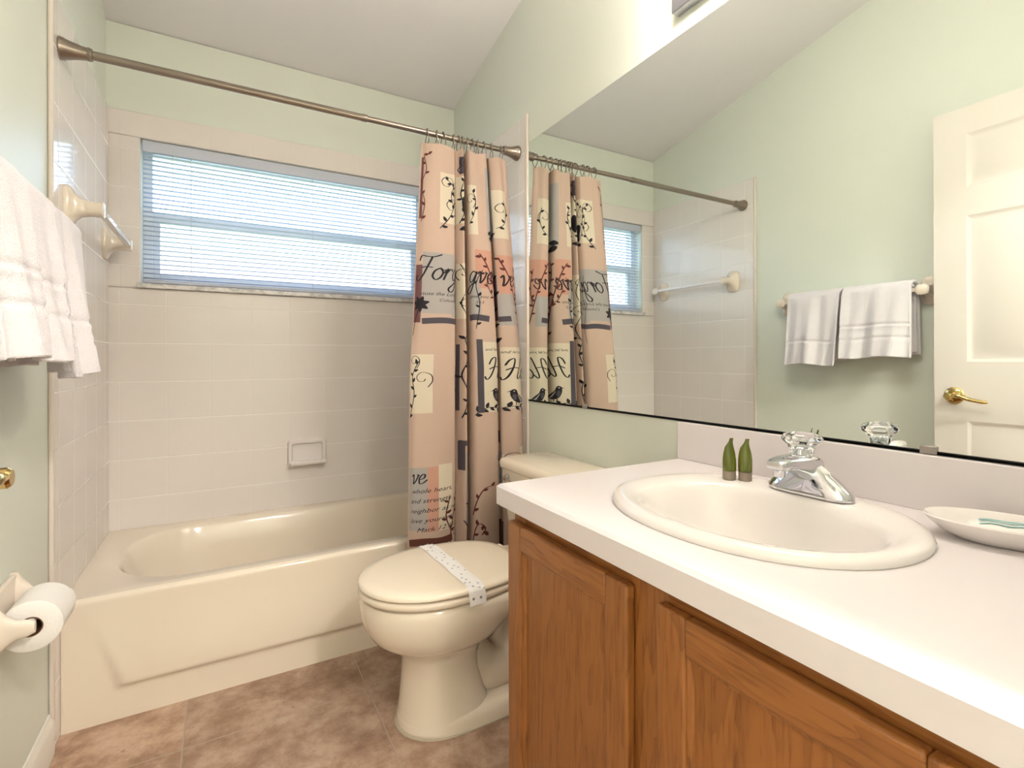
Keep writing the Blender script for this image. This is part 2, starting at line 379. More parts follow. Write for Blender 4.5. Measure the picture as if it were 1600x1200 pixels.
# blind
bl = thing('mini_blind', (WX0, YB, WZ1), 'white horizontal mini blind with open slats hanging in the window over the tub', 'blind')
bx0, bx1 = WX0+.006, WX1-.006
bm = NB(); box(bm, bx0, bx1, YB+.008, YB+.034, WZ1-.028, WZ1-.002); box(bm, bx0, bx1, YB+.002, YB+.006, WZ1-.05, WZ1-.002); obj('head_rail', bm, MT['slat'], bl, bevel=.002)
bm = NB(); ns = 27; zt, zb_ = WZ1-.058, WZ0+.028
for i in range(ns):
    z = zt+(zb_-zt)*i/(ns-1); tl = math.radians(-2)
    pts = []
    for j in range(5):
        t = (j/4-.5); yy = YB+.021+.025*t*math.cos(tl); pts.append((yy, z+.0022*(1-4*t*t)+.025*t*math.sin(tl)))
    top = [[bm.verts.new((x, y, zz)) for y, zz in pts] for x in (bx0, bx1)]; bot = [[bm.verts.new((x, y, zz-.0005)) for y, zz in pts] for x in (bx0, bx1)]
    for k in range(4):
        bm.faces.new((top[0][k], top[0][k+1], top[1][k+1], top[1][k])); bm.faces.new((bot[0][k], bot[1][k], bot[1][k+1], bot[0][k+1]))
    for q in (0, 4): bm.faces.new((top[0][q], top[1][q], bot[1][q], bot[0][q]))
obj('slats', bm, MT['slat'], bl, smooth=True)
bm = NB(); box(bm, bx0, bx1, YB+.009, YB+.033, WZ0+.006, WZ0+.02); obj('bottom_rail', bm, MT['slat'], bl, bevel=.003)
for x in (.29, .79, 1.21):
    bm = NB(); tube(bm, [(x, YB+.0065, WZ1-.03), (x, YB+.0065, WZ0+.02)], .0009, 6); tube(bm, [(x, YB+.0355, WZ1-.03), (x, YB+.0355, WZ0+.02)], .0009, 6); obj('ladder_cord', bm, MT['cord'], bl)
bm = NB(); tube(bm, [(.225, YB-.001, WZ1-.05), (.225, YB-.002, 1.74)], .002, 6); obj('tilt_wand', bm, MT['acrylic'], bl)

# outside: the house next door and its lawn
bm = NB(); box(bm, -9, 11, 7.5, 7.8, -.3, 2.5); struct('wall_neighbour', bm, MT['peach'])
bm = NB(); box(bm, -12, 14, YB+.3, 16, -.35, -.3); struct('lawn', bm, MT['lawn'])

# door folded back against the left wall
dr = thing('door_1', (.075, .08, 0), 'white six panel door folded back against the left wall', None, kind='structure')
DX0, DX1, DY0, DY1 = .075, .11, .085, .938
bm = NB(); box(bm, DX0, DX1-.0005, DY0, DY1, .012, 2.04)
us = [DY0, DY0+.105, .462, .562, DY1-.105, DY1]; vs = [.012, .24, .815, 1.046, 1.615, 1.725, 1.936, 2.04]
hol = {(i, j) for i in (1, 3) for j in (1, 3, 5)}
bmf = NB()
panel_face(bmf, lambda u, v, d: (DX1+d, u, v), us, vs, hol, [(.010, -.008), (.020, -.009), (.045, -.002)])
me_tmp = bpy.data.meshes.new('t'); bmf.to_mesh(me_tmp); bmf.free()
bm2 = NB(); 
# slab without its room-side face, plus the moulded face
box(bm2, DX0, DX1, DY0, DY1, .012, 2.04); bm2.faces.ensure_lookup_table()
bmesh.ops.delete(bm2, geom=[f for f in bm2.faces if abs(f.calc_center_median().x-DX1) < 1e-5], context='FACES_ONLY'); bm2.from_mesh(me_tmp); bpy.data.meshes.remove(me_tmp); bm.free()
bmesh.ops.remove_doubles(bm2, verts=bm2.verts[:], dist=1e-5)
obj('door_slab', bm2, MT['door'], dr, bevel=.0015)
hy, hz = .872, .912
bm = NB(); lathe(bm, (DX1, hy, hz), (1, 0, 0), [(0, .033), (.004, .033), (.009, .027), (.012, .015), (.040, .011), (.045, .013), (.064, .0135), (.068, .010)], 28)
hd = obj('door_handle', bm, MT['brass'], dr, smooth=True)
bm = NB(); tube(bm, crom([(DX1+.056, hy, hz), (DX1+.058, hy-.03, hz+.002), (DX1+.056, hy-.065, hz-.010), (DX1+.046, hy-.10, hz-.018), (DX1+.042, hy-.112, hz-.016)], 6), [.011]*7+[.010]*6+[.009]*6+[.008]*5+[.004], 12, flat=.8)
obj('lever', bm, MT['brass'], hd, smooth=True)
bm = NB(); lathe(bm, (DX0, hy, hz), (-1, 0, 0), [(0, .033), (.004, .033), (.009, .027), (.012, .013), (.03, .012), (.05, .014)], 20); obj('door_handle', bm, MT['brass'], dr, smooth=True)
bm = NB(); box(bm, DX0+.005, DX1-.005, DY1-.002, DY1+.0015, hz-.028, hz+.028); obj('latch_plate', bm, MT['brass'], dr)

# ---------------------------------------------------------------- bathtub
tubo = thing('bathtub', (.76, 2.23, 0), 'almond bathtub with a sloped apron panel under the window', 'bathtub')
TX0, TX1, TYF, TYB, TZ0 = .0095, W-.0095, 1.878, YB-.0095, .37
inner = rrect(.095, 1.43, 1.942, 2.525, .235, TZ0, 12)
outr = outer_ring(inner, TX0, TX1, TYF+.012, TYB)
bm = NB()
def scaled(ring, k, dz, dx0=0, dx1=0):
    c = sum(ring, Vector())/len(ring); out = []
    for p in ring:
        q = c+(p-c)*1; out.append(q)
    return out
rings = [outr, inner]
for ins, z, sl in ((.006, TZ0-.004, 0), (.014, TZ0-.016, 0), (.03, .27, .02), (.05, .15, .05), (.075, .085, .08), (.13, .062, .11)):
    r_ = max(.05, .235-ins*.4)
    rings.append(rrect(.095+ins+sl, 1.43-ins-sl*.3, 1.942+ins, 2.525-ins, min(r_, (.583-2*ins)/2-.01), z, 12))
loft(bm, rings, (False, True))
obj('basin', bm, MT['tub'], tubo, smooth=True, ang=60)
bm = NB(); nx, nz = 120, 60
def sst(a, b, x):
    t = max(0, min(1, (x-a)/(b-a))); return t*t*(3-2*t)
grid = []
for j in range(nz+1):
    z = TZ0*(j/nz); row = []
    for i in range(nx+1):
        x = TX0+(TX1-TX0)*i/nx
        xl = .085+(.28-z)*.32
        k = sst(.09, .108, z)*sst(xl-.006, xl+.012, x)*sst(TX1-xl+.006, TX1-xl-.012, x)
        y = TYF-.013*k*(1-sst(.12, .33, z))
        if z > TZ0-.014: y = TYF+.012*(1-math.sqrt(max(0, 1-((z-TZ0+.014)/.014)**2)))
        row.append(bm.verts.new((x, y, z)))
    grid.append(row)
for j in range(nz):
    for i in range(nx): bm.faces.new((grid[j][i], grid[j][i+1], grid[j+1][i+1], grid[j+1][i]))
obj('apron', bm, MT['tub'], tubo, smooth=True, ang=60)
bm = NB(); lathe(bm, (.36, 2.23, .0625), (0, 0, 1), [(0, .028), (.003, .026), (.003, .012)], 20)
obj('drain', bm, MT['chrome'], tubo, smooth=True)

bm = NB(); tube(bm, [(.0115, 1.8785, .002), (.0115, 1.8785, .362)], .0035, 8); obj('caulk_bead', bm, MT['tub'], tubo, smooth=True)

# wall soap dish
sdsh = thing('soap_dish', (.757, YB-.009, .62), 'white ceramic soap dish set in the tiles over the tub', 'soap dish')
bm = NB(); yb = YB-.0092
def yz_rings(x0, x1, z0, z1, y, r): return [Vector((p.x, y, p.y)) for p in rrect(x0, x1, z0, z1, r, 0, 6)]
X0, X1, Z0, Z1 = .672, .842, .558, .683
loft(bm, [yz_rings(X0, X1, Z0, Z1, yb, .014), yz_rings(X0, X1, Z0, Z1, yb-.012, .014), yz_rings(X0+.004, X1-.004, Z0+.004, Z1-.004, yb-.018, .012), yz_rings(X0+.015, X1-.015, Z0+.017, Z1-.015, yb-.018, .01), yz_rings(X0+.022, X1-.022, Z0+.022, Z1-.022, yb-.004, .01)])
obj('backplate', bm, MT['white_china'], sdsh, smooth=True, ang=50)
bm = NB(); prism(bm, [(X0+.006, yb-.016, Z0+.006), (X0+.006, yb-.016, Z0+.02), (X0+.006, yb-.05, Z0+.032), (X0+.006, yb-.058, Z0+.03), (X0+.006, yb-.055, Z0+.012)], (X1-X0-.012, 0, 0))
obj('ledge', bm, MT['white_china'], sdsh, bevel=.006, seg=3)

# ---------------------------------------------------------------- ceramic towel bars
def post(bm, y, z, L=.092, s=1.0, x0=.009):
    prof = [(0, .030, .062), (.008, .030, .062), (.014, .027, .057), (.022, .021, .040), (.035, .016, .027), (.055, .015, .022), (.075, .017, .021), (L-.004, .018, .022), (L, .013, .017)]
    rings = []
    for t, a, b in prof:
        rings.append([Vector((x0+t, p.x, p.y)) for p in sup(y, z, a*s*1.35, b*s, 3, 0, 32)])
    loft(bm, rings)
tb = thing('towel_bar', (.009, 2.2, 1.515), 'empty bone ceramic towel bar on the tiled side wall above the tub', 'towel bar')
for y in (1.945, 2.485):
    bm = NB(); post(bm, y, 1.515); obj('post', bm, MT['ceramic'], tb, smooth=True, ang=50)
bm = NB(); box(bm, .078, .096, 1.955, 2.475, 1.507, 1.525); obj('bar', bm, MT['white_china'], tb, bevel=.003)
tb2 = thing('towel_bar', (0, 1.3, 1.35), 'bone ceramic towel bar on the green wall carrying two folded towels', 'towel bar')
for y in (.985, 1.605):
    bm = NB(); post(bm, y, 1.348, L=.095, x0=.0005); obj('post', bm, MT['ceramic'], tb2, smooth=True, ang=50)
bm = NB(); box(bm, .068, .086, .99, 1.60, 1.340, 1.358); obj('bar', bm, MT['ceramic'], tb2, bevel=.003)

def towel(name, y0, y1, zf, zb, label, seed, bands):
    rnd = random.Random(seed); ph = [rnd.uniform(0, 6.28) for _ in range(4)]
    bm = NB(); bxc, bzc = .077, 1.350
    def shell(r_in, r_out, zfront, zback, ysh0, ysh1):
        path = []
        nb = 34
        for i in range(nb+1): path.append(('b', zback+(bzc-zback)*i/nb))
        for i in range(1, 12): path.append(('a', PI*i/12))
        for i in range(nb+1): path.append(('f', bzc+(zfront-bzc)*i/nb))
        ny = 30
        def surf(k, q, v, r):
            yy = y0+ysh0+(y1-ysh1-y0-ysh0)*v
            if k == 'a': x, z = bxc-r*math.cos(q), bzc+r*math.sin(q); dep = 0
            else:
                x, z = (bxc-r if k == 'b' else bxc+r), q; dep = (bzc-q)/.31
            wv = .011*math.sin(v*10+ph[0]+dep)+.0075*math.sin(v*22+ph[1]-dep*1.5)
            sg = 1 if k == 'f' else (.3 if k == 'b' else .3)
            x += wv*sg*(.25+dep*.9)
            if k == 'f':
                x += .030*dep
                for bz, bwid, amt in bands:
                    x -= amt*sst(bz-bwid-.003, bz-bwid, z)*sst(bz+bwid+.003, bz+bwid, z) if r == r_out else 0
            yy += .006*dep*math.sin(5*v+ph[2])
            z += .006*dep*math.sin(v*6+ph[3])*(1 if k == 'f' else .3)
            return Vector((max(x, .004), yy, z))
        n = len(path)
        O = [[bm.verts.new(surf(k, q, j/ny, r_out)) for j in range(ny+1)] for k, q in path]
        I = [[bm.verts.new(surf(k, q, j/ny, r_in)) for j in range(ny+1)] for k, q in path]
        for i in range(n-1):
            for j in range(ny):
                bm.faces.new((O[i][j], O[i][j+1], O[i+1][j+1], O[i+1][j])); bm.faces.new((I[i][j], I[i+1][j], I[i+1][j+1], I[i][j+1]))
            for j in (0, ny): bm.faces.new((O[i][j], O[i+1][j], I[i+1][j], I[i][j]))
        for i in (0, n-1):
            for j in range(ny): bm.faces.new((O[i][j], O[i][j+1], I[i][j+1], I[i][j]))
    shell(.031, .045, zf, zb, 0, 0)
    shell(.0145, .0275, zf+.012, zb+.01, .006, .008)
    o = obj(name, bm, MT['towel'], bevel=.004, seg=2)
    return tag(o, label, 'towel', 'folded towels on the green wall')
towel('hand_towel', 1.300, 1.548, 1.030, 1.05, 'folded white hand towel on the left wall bar, the one nearer the bathtub', 3, [(1.14, .003, .005), (1.12, .008, .002), (1.10, .003, .004)])
towel('hand_towel', 1.016, 1.288, 1.062, 1.075, 'folded white hand towel with woven border on the left wall bar, beside the open door', 5, [(1.205, .003, .005), (1.178, .012, .0025), (1.15, .003, .005)])

# ---------------------------------------------------------------- toilet paper
th = thing('toilet_paper_holder', (0, 1.45, .52), 'bone ceramic toilet paper holder on the left wall', 'toilet paper holder')
def arm(bm, y):
    rings = []
    for t, zz, hz_, hy_ in ((.0, .525, .064, .022), (.010, .525, .064, .022), (.018, .524, .05, .017), (.035, .522, .030, .012), (.050, .521, .019, .010), (.068, .521, .016, .0095), (.078, .521, .011, .007)):
        rings.append([Vector((t+.0005, p.x, p.y)) for p in sup(y, zz, hy_, hz_, 2.6, 0, 24)])
    loft(bm, rings)
for y in (1.372, 1.528):
    bm = NB(); arm(bm, y); obj('post', bm, MT['ceramic'], th, smooth=True, ang=50)
bm = NB(); box(bm, .0005, .012, 1.36, 1.54, .462, .588); obj('backplate', bm, MT['ceramic'], th, bevel=.005, seg=3)
bm = NB(); lathe(bm, (.064, 1.379, .521), (0, 1, 0), [(0, .008), (.143, .008)], 16); obj('spindle', bm, MT['white_china'], th, smooth=True)
rl = thing('toilet_paper_roll', (.075, 1.45, .515), 'white toilet paper roll on the left wall holder', 'toilet paper')
bm = NB(); n = 48; Y0, Y1 = 1.398, 1.504; RO = .052; RI = .0205; rc = Vector((.0645, 0, .5115))
rings = []
for y, r in ((Y0, RI), (Y0, RO-.004), (Y0+.003, RO), (Y1-.003, RO), (Y1, RO-.004), (Y1, RI), (Y0, RI)):
    rings.append([Vector((rc.x+r*math.cos(2*PI*i/n), y, rc.z+r*math.sin(2*PI*i/n))) for i in range(n)])
loft(bm, rings, (False, False))
g_ = [[bm.verts.new((rc.x+(RO+.001)*math.cos(a), y, rc.z+(RO+.001)*math.sin(a))) if a > -99 else None for y in (Y0+.001, Y1-.001)] for a in [.6-.12*i for i in range(6)]]
for a, b in zip(g_, g_[1:]): bm.faces.new((a[0], a[1], b[1], b[0]))
obj('paper', bm, MT['paper'], rl, smooth=True, ang=50)
bm = NB(); rings = []
for y, r in ((Y0-.0005, .0185), (Y0-.0005, .0203), (Y1+.0005, .0203), (Y1+.0005, .0185), (Y0-.0005, .0185)):
    rings.append([Vector((rc.x+r*math.cos(2*PI*i/n), y, rc.z+r*math.sin(2*PI*i/n))) for i in range(n)])
loft(bm, rings, (False, False)); obj('cardboard_core', bm, MT['core'], rl, smooth=True)

# ---------------------------------------------------------------- shower rod, rings, curtain
RY, RZ = 1.880, 1.947
rod = thing('shower_rod', (.76, RY, RZ), 'brushed nickel shower rod spanning the tub alcove', 'shower rod')
bm = NB(); lathe(bm, (.02, RY, RZ), (1, 0, 0), [(0, .0125), (.83, .0125), (.832, .0135), (.85, .0135), (.852, .0125)], 24); obj('outer_tube', bm, MT['nickel'], rod, smooth=True)
bm = NB(); lathe(bm, (.85, RY, RZ), (1, 0, 0), [(0, .0108), (W-.87, .0108)], 24); obj('inner_tube', bm, MT['nickel'], rod, smooth=True)
for x, s in ((.0095, 1), (W-.0095, -1)):
    bm = NB(); lathe(bm, (x, RY, RZ), (s, 0, 0), [(0, .031), (.004, .0315), (.006, .030), (.010, .030), (.014, .0275), (.03, .023), (.05, .019), (.062, .0175), (.063, .019), (.068, .019), (.069, .0175), (.073, .017), (.075, .013)], 32)
    obj('end_flange', bm, MT['nickel'], rod, smooth=True)
ring_x = [1.105, 1.145, 1.172, 1.216, 1.238, 1.254, 1.277, 1.299, 1.322, 1.352, 1.387, 1.432]
bm = NB(); pr = []
for i in range(28):
    t = 2*PI*i/28; pr.append((.004*math.sin(2*t), .0165*math.sin(t), .030*math.cos(t)))
tube(bm, pr, .0018, 8, closed=True)
bm.verts.ensure_lookup_table()
lathe(bm, (0, 0, .028), (1, 0, 0), [(-.004, .002), (-.003, .0035), (.003, .0035), (.004, .002)], 10)
ring0 = obj('curtain_ring', bm, MT['nickel'], smooth=True)
ring0.location = (ring_x[0], RY, RZ-.0135); names_r = ['leftmost', 'second from the left', 'third from the left', 'fourth from the left', 'fifth from the left', 'sixth from the left', 'sixth from the right', 'fifth from the right', 'fourth from the right', 'third from the right', 'second from the right', 'rightmost']
for i, x in enumerate(ring_x):
    o = ring0
    if i: o = ring0.copy(); C.objects.link(o)
    o.location = (x, RY, RZ-.0135); o.rotation_euler = (0, 0, random.uniform(-.35, .35))
    tag(o, 'nickel curtain ring on the shower rod, %s of the twelve' % names_r[i], 'curtain ring', 'curtain rings on the shower rod')

CTRL = [(0, 0), (.05, .022), (.18, .034), (.32, .026), (.366, .006), (.378, -.036), (.392, -.014), (.435, .028), (.462, .010), (.474, -.046), (.520, -.060), (.502, .0), (.535, .034), (.64, .036), (.735, .018), (.750, -.038), (.80, -.046), (.786, .004), (.885, .028), (.955, .014), (1.0, -.012)]
CT0, CT1 = 1.905, .155
def cross(t):
    n = len(CTRL)-1; t = max(0, min(n, t)); i = min(int(t), n-1); f_ = t-i
    P = [CTRL[max(i-1, 0)], CTRL[i], CTRL[i+1], CTRL[min(i+2, n)]]
    return tuple(.5*(2*P[1][k]+(-P[0][k]+P[2][k])*f_+(2*P[0][k]-5*P[1][k]+4*P[2][k]-P[3][k])*f_*f_+(-P[0][k]+3*P[1][k]-3*P[2][k]+P[3][k])*f_**3) for k in (0, 1))
def cpos(t, z):
    q, d = cross(t); h = (CT0-z)/(CT0-CT1)            # h: 0 at the top, 1 at the hem
    xl = 1.078-.062*min(1, h*1.9)-.035*max(0, h-.45); xr = 1.448+.062*min(1, h*2.0)
    x = xl+(xr-xl)*q
    amp = .55+.5*min(1, h*2)
    if d < 0: amp *= 1-.35*sst(.55, .85, h)
    y = RY-.012-.052*min(1, h*1.25)-d*amp
    if h < .3:
        y += (.3-h)*.018*math.sin(t*3.1); 
    y += .004*math.sin(t*1.7+z*5)*h
    return Vector((x, y, z))
def cnorm(t, z):
    a = cpos(t+.03, z)-cpos(t-.03, z); n = Vector((a.y, -a.x, 0)).normalized()
    return n                                           # points to the camera's side of the cloth
CM = ['cloth', 'p_cream', 'p_grey', 'p_salmon', 'p_mauve', 'p_slate', 'p_brown', 'p_ink', 'p_rust']
CI = {n: i for i, n in enumerate(CM)}
cb = NB()
NT, NZ = 260, 60; NC = len(CTRL)-1
g = []
for j in range(NZ+1):
    row = []
    for i in range(NT+1):
        t = NC*i/NT; z = CT0+(CT1-CT0)*j/NZ
        if j == 0: z -= .010*abs(math.sin(t*1.35))
        row.append(cb.verts.new(cpos(t, z)))
    g.append(row)
for j in range(NZ):
    for i in range(NT): cb.faces.new((g[j][i], g[j][i+1], g[j+1][i+1], g[j+1][i]))
# printed design: laid on the cloth itself. A panel is (t0, t1, width in metres)
PAN = {'A': (.25, 4.6, .20), 'N': (6.0, 8.6, .05), 'B': (11.2, 14.8, .135), 'G': (15.0, 17.0, .035), 'C': (17.0, 19.8, .095)}
def pp(pan, u, z, off):
    t0, t1, wd = PAN[pan]; t = t0+(t1-t0)*u/wd
    return cpos(t, z)+cnorm(t, z)*off
def patch(pan, u0, u1, z0, z1, col, off=.0006):
    n, m_ = 14, 6
    G = [[cb.verts.new(pp(pan, u0+(u1-u0)*i/n, z0+(z1-z0)*j/m_, off)) for i in range(n+1)] for j in range(m_+1)]
    for j in range(m_):
        for i in range(n): cb.faces.new((G[j][i], G[j][i+1], G[j+1][i+1], G[j+1][i])).material_index = CI[col]
def stroke(pan, pts, wd, col='p_ink', off=.0013, taper=True, k=7):
    P = crom(pts, k); n = len(P); L = []; m_ = 1 if wd < .008 else 5
    for i, (u, z) in enumerate(P):
        a, b = P[max(i-1, 0)], P[min(i+1, n-1)]; dx, dz = b[0]-a[0], b[1]-a[1]; l = math.hypot(dx, dz) or 1
        ww = wd*(.55+.6*abs(dz/l)) if taper else wd
        if taper and (i == 0 or i == n-1): ww *= .4
        px, pz = -dz/l*ww/2, dx/l*ww/2
        L.append([cb.verts.new(pp(pan, u+px*(1-2*q/m_), z+pz*(1-2*q/m_), off)) for q in range(m_+1)])
    for a, b in zip(L, L[1:]):
        for q in range(m_): cb.faces.new((a[q], a[q+1], b[q+1], b[q])).material_index = CI[col]
def poly(pan, pts, col='p_ink', off=.0012, smooth=4):
    P = crom(pts, smooth, True) if smooth else pts
    c = (sum(p[0] for p in P)/len(P), sum(p[1] for p in P)/len(P)); cv = cb.verts.new(pp(pan, *c, off))
    RR = [[cb.verts.new(pp(pan, c[0]+(p[0]-c[0])*k, c[1]+(p[1]-c[1])*k, off)) for p in P] for k in (.25, .5, .75, 1)]; n = len(P)
    for i in range(n):
        j = (i+1) % n; cb.faces.new((cv, RR[0][i], RR[0][j])).material_index = CI[col]
        for a, b in zip(RR, RR[1:]): cb.faces.new((a[i], b[i], b[j], a[j])).material_index = CI[col]
def leaf(pan, u, z, ang, L=.02, col='p_ink'):
    c, s = math.cos(ang), math.sin(ang)
    poly(pan, [(u+L*(a*c-b*s), z+L*(a*s+b*c)) for a, b in ((0, 0), (.35, .26), (.7, .2), (1, 0), (.7, -.2), (.35, -.26))], col, smooth=2)
def vine(pan, pts, wd=.003, col='p_ink', n=7, L=.019, seed=1):
    stroke(pan, pts, wd, col); P = crom(pts, 8); rnd = random.Random(seed)
    for i in range(n):
        k = int((i+.6)/n*(len(P)-2)); a = math.atan2(P[k+1][1]-P[k][1], P[k+1][0]-P[k][0])
        leaf(pan, P[k][0], P[k][1], a+(1 if i % 2 else -1)*rnd.uniform(.6, 1.1), L*rnd.uniform(.8, 1.15), col)
GL = {
 'F': (1.2, [[(0, 1.5), (.15, 1.95), (.6, 1.9), (1.1, 1.92), (1.6, 2.15)], [(.95, 1.9), (.8, 1.2), (.55, .3), (.2, -.15), (-.1, .1), (.1, .3)], [(.35, .95), (.7, 1.05), (1.15, 1.0)]]),
 'o': (.8, [[(.5, 1), (.15, .75), (.05, .3), (.3, 0), (.6, .2), (.72, .65), (.5, 1), (.7, .85), (.95, .9)]]),
 'r': (.7, [[(0, .6), (.25, 1.0), (.2, .8), (.05, 0)], [(.12, .5), (.4, .95), (.65, .95), (.62, .8)]]),
 'g': (.85, [[(.68, .85), (.4, 1), (.08, .6), (.15, .1), (.4, .1), (.65, .6), (.75, 1)], [(.75, 1), (.6, .1), (.35, -.75), (0, -.95), (-.15, -.65), (.3, -.2), (.9, .2)]]),
 'i': (.5, [[(0, .5), (.25, 1), (.12, .25), (.28, 0), (.55, .35)], [(.35, 1.35), (.38, 1.42)]]),
 'v': (.75, [[(0, .75), (.15, 1), (.26, .5), (.28, 0), (.55, .4), (.68, .9), (.55, 1.0), (.85, .85)]]),
 'e': (.7, [[(.08, .45), (.45, .55), (.55, .85), (.35, 1.0), (.1, .6), (.2, .05), (.5, .05), (.8, .4)]]),
 'H': (1.45, [[(-.1, 1.3), (.1, 1.85), (.45, 1.95), (.45, 1.2), (.25, .2), (-.05, -.1), (-.25, .2)], [(1.45, 2.1), (1.2, 1.4), (.95, .3), (1.1, 0), (1.45, .35)], [(0, .85), (.5, 1.1), (1.2, 1.0)]]),
 'p': (.8, [[(.05, .5), (.3, 1), (.2, .4), (-.05, -.95)], [(.2, .6), (.45, 1), (.7, .8), (.6, .25), (.35, 0), (.15, .2)]]),
 'L': (1.2, [[(1.0, 1.7), (.8, 2.0), (.5, 1.7), (.42, .8), (.2, .1), (0, .1), (.2, .25), (.8, 0), (1.25, .35)]]),
 'a': (.85, [[(.65, .85), (.4, 1), (.08, .6), (.15, .05), (.42, .15), (.68, .95), (.58, .2), (.72, 0), (.95, .4)]]),
}
def word(pan, s, u, z, h, col='p_ink', wd=None):
    for ch in s:
        adv, st = GL[ch]
        for q in st: stroke(pan, [(u+a*h*.9+b*h*.16, z+b*h) for a, b in q], wd or h*.115, col)
        u += adv*h*.9
def small(pan, s, u, z, h, col='p_ink'):
    cu = bpy.data.curves.new('lettering', 'FONT'); cu.body = s; cu.size = h*1.4; cu.shear = .35; cu.resolution_u = 2
    o = bpy.data.objects.new('lettering', cu); C.objects.link(o); dg = bpy.context.evaluated_depsgraph_get(); dg.update()
    me = bpy.data.meshes.new_from_object(o.evaluated_get(dg)); 
    vs_ = [cb.verts.new(pp(pan, u+v.co.x, z+v.co.y, .0013)) for v in me.vertices]
    for p in me.polygons:
        try: cb.faces.new([vs_[i] for i in p.vertices]).material_index = CI[col]
        except ValueError: pass
    bpy.data.objects.remove(o); bpy.data.curves.remove(cu); bpy.data.meshes.remove(me)
def bird(pan, u, z, s, col='p_slate'):
    def T(P): return [(u+a*s, z+b*s) for a, b in P]
    poly(pan, T([(-.42, .62), (-.38, .78), (-.22, .86), (-.08, .74), (.02, .5), (.3, .25), (.55, .02), (.85, -.12), (.8, -.2), (.45, -.12), (.1, -.16), (-.2, -.05), (-.36, .2), (-.42, .45)]), 'p_ink')
    poly(pan, T([(-.4, .68), (-.58, .62), (-.4, .76)]), 'p_ink', smooth=0)
    poly(pan, T([(-.33, .42), (-.2, .5), (-.1, .3), (-.15, .05), (-.3, .15)]), col, off=.0018)
    for k in range(4): stroke(pan, T([(-.05+.06*k, .45-.12*k), (.15+.08*k, .2-.1*k), (.38+.09*k, -.02-.04*k)]), s*.045, 'p_grey', off=.0019)
    poly(pan, T([(-.3, .72), (-.24, .76), (-.2, .7), (-.26, .66)]), 'p_grey', off=.0019)
    stroke(pan, T([(-.12, -.1), (-.14, -.32)]), s*.05); stroke(pan, T([(.1, -.12), (.06, -.32)]), s*.05)
def flower(pan, u, z, s, col='p_ink'):
    for k in range(7): leaf(pan, u, z, k*2*PI/7+.3, s, col)
def swirl(pan, u, z, s, hand=1, col='p_ink', wd=.0025):
    stroke(pan, [(u+hand*s*r*math.cos(a), z+s*r*math.sin(a)) for a, r in ((-1.2, 1.5), (-.4, 1.1), (.6, 1), (1.7, .95), (2.8, .8), (3.9, .62), (5, .45), (6, .3))], wd, col)
# row 1 (cream blocks with dark sprays)
patch('A', .005, .022, 1.60, 1.84, 'p_mauve'); vine('A', [(.02, 1.585), (.034, 1.66), (.014, 1.73), (.036, 1.79), (.024, 1.85), (.05, 1.85)], .003, 'p_rust', 8, .02, 3)
patch('A', .085, .20, 1.59, 1.79, 'p_cream')
vine('A', [(.085, 1.565), (.12, 1.62), (.145, 1.68), (.135, 1.74), (.10, 1.77)], .003, n=9, seed=5); vine('A', [(.19, 1.585), (.15, 1.64), (.125, 1.70), (.15, 1.755), (.185, 1.765)], .0028, n=8, seed=6)
swirl('A', .11, 1.75, .026); swirl('A', .165, 1.72, .026, -1)
patch('N', .0, .05, 1.60, 1.79, 'p_cream'); vine('N', [(.01, 1.60), (.03, 1.66), (.015, 1.72), (.035, 1.79)], .0028, n=6, seed=8); poly('N', [(.02, 1.70), (.04, 1.71), (.045, 1.66), (.03, 1.63), (.02, 1.66)]); leaf('N', .01, 1.575, .3, .035)
patch('B', .0, .05, 1.56, 1.76, 'p_cream'); swirl('B', .02, 1.70, .024); vine('B', [(.01, 1.60), (.035, 1.64), (.045, 1.70), (.03, 1.74)], .0026, n=5, seed=9)
patch('B', .085, .13, 1.56, 1.84, 'p_grey'); leaf('B', .09, 1.555, -.4, .05); leaf('B', .085, 1.57, .1, .045)
patch('C', .0, .06, 1.56, 1.76, 'p_cream'); swirl('C', .03, 1.68, .026, 1); vine('C', [(.01, 1.60), (.035, 1.62), (.05, 1.67), (.04, 1.72)], .0026, n=4, seed=11)
patch('N', .012, .04, 1.80, 1.87, 'p_slate'); swirl('N', .022, 1.815, .018); swirl('N', .03, 1.85, .014, -1)
poly('A', [(.165, 1.665), (.178, 1.675), (.192, 1.67), (.196, 1.64), (.19, 1.61), (.178, 1.60), (.172, 1.63)]); leaf('A', .165, 1.58, .2, .03); swirl('A', .13, 1.66, .03)
patch('G', .0, .035, 1.55, 1.84, 'p_grey'); leaf('G', .005, 1.56, .6, .04)
# row 2: Forgive
patch('A', .0, .035, 1.20, 1.42, 'p_mauve'); patch('A', .035, .125, 1.235, 1.47, 'p_grey'); patch('A', .125, .20, 1.225, 1.47, 'p_grey')
patch('N', .0, .05, 1.22, 1.44, 'p_cream'); patch('B', .0, .05, 1.235, 1.40, 'p_grey'); patch('B', .035, .10, 1.345, 1.50, 'p_salmon'); patch('C', .0, .06, 1.20, 1.40, 'p_grey'); patch('C', .005, .095, 1.33, 1.49, 'p_salmon', .0009)
word('A', 'Forgi', .012, 1.365, .046); word('B', 'gve', .002, 1.365, .046); word('C', 've', .008, 1.362, .044)
small('A', 'cause the Lord forgave', .028, 1.305, .0135); small('A', 'Colossians 3:13', .085, 1.282, .0115); small('B', 'rgave you', .0, 1.305, .0135); small('B', '3:13', .03, 1.282, .0115)
stroke('A', [(.04, 1.205), (.10, 1.21), (.15, 1.207), (.20, 1.212)], .022, 'p_slate', taper=False); stroke('B', [(.0, 1.225), (.03, 1.228), (.075, 1.222)], .024, 'p_slate', taper=False); stroke('C', [(.0, 1.225), (.035, 1.228)], .022, 'p_slate', taper=False)
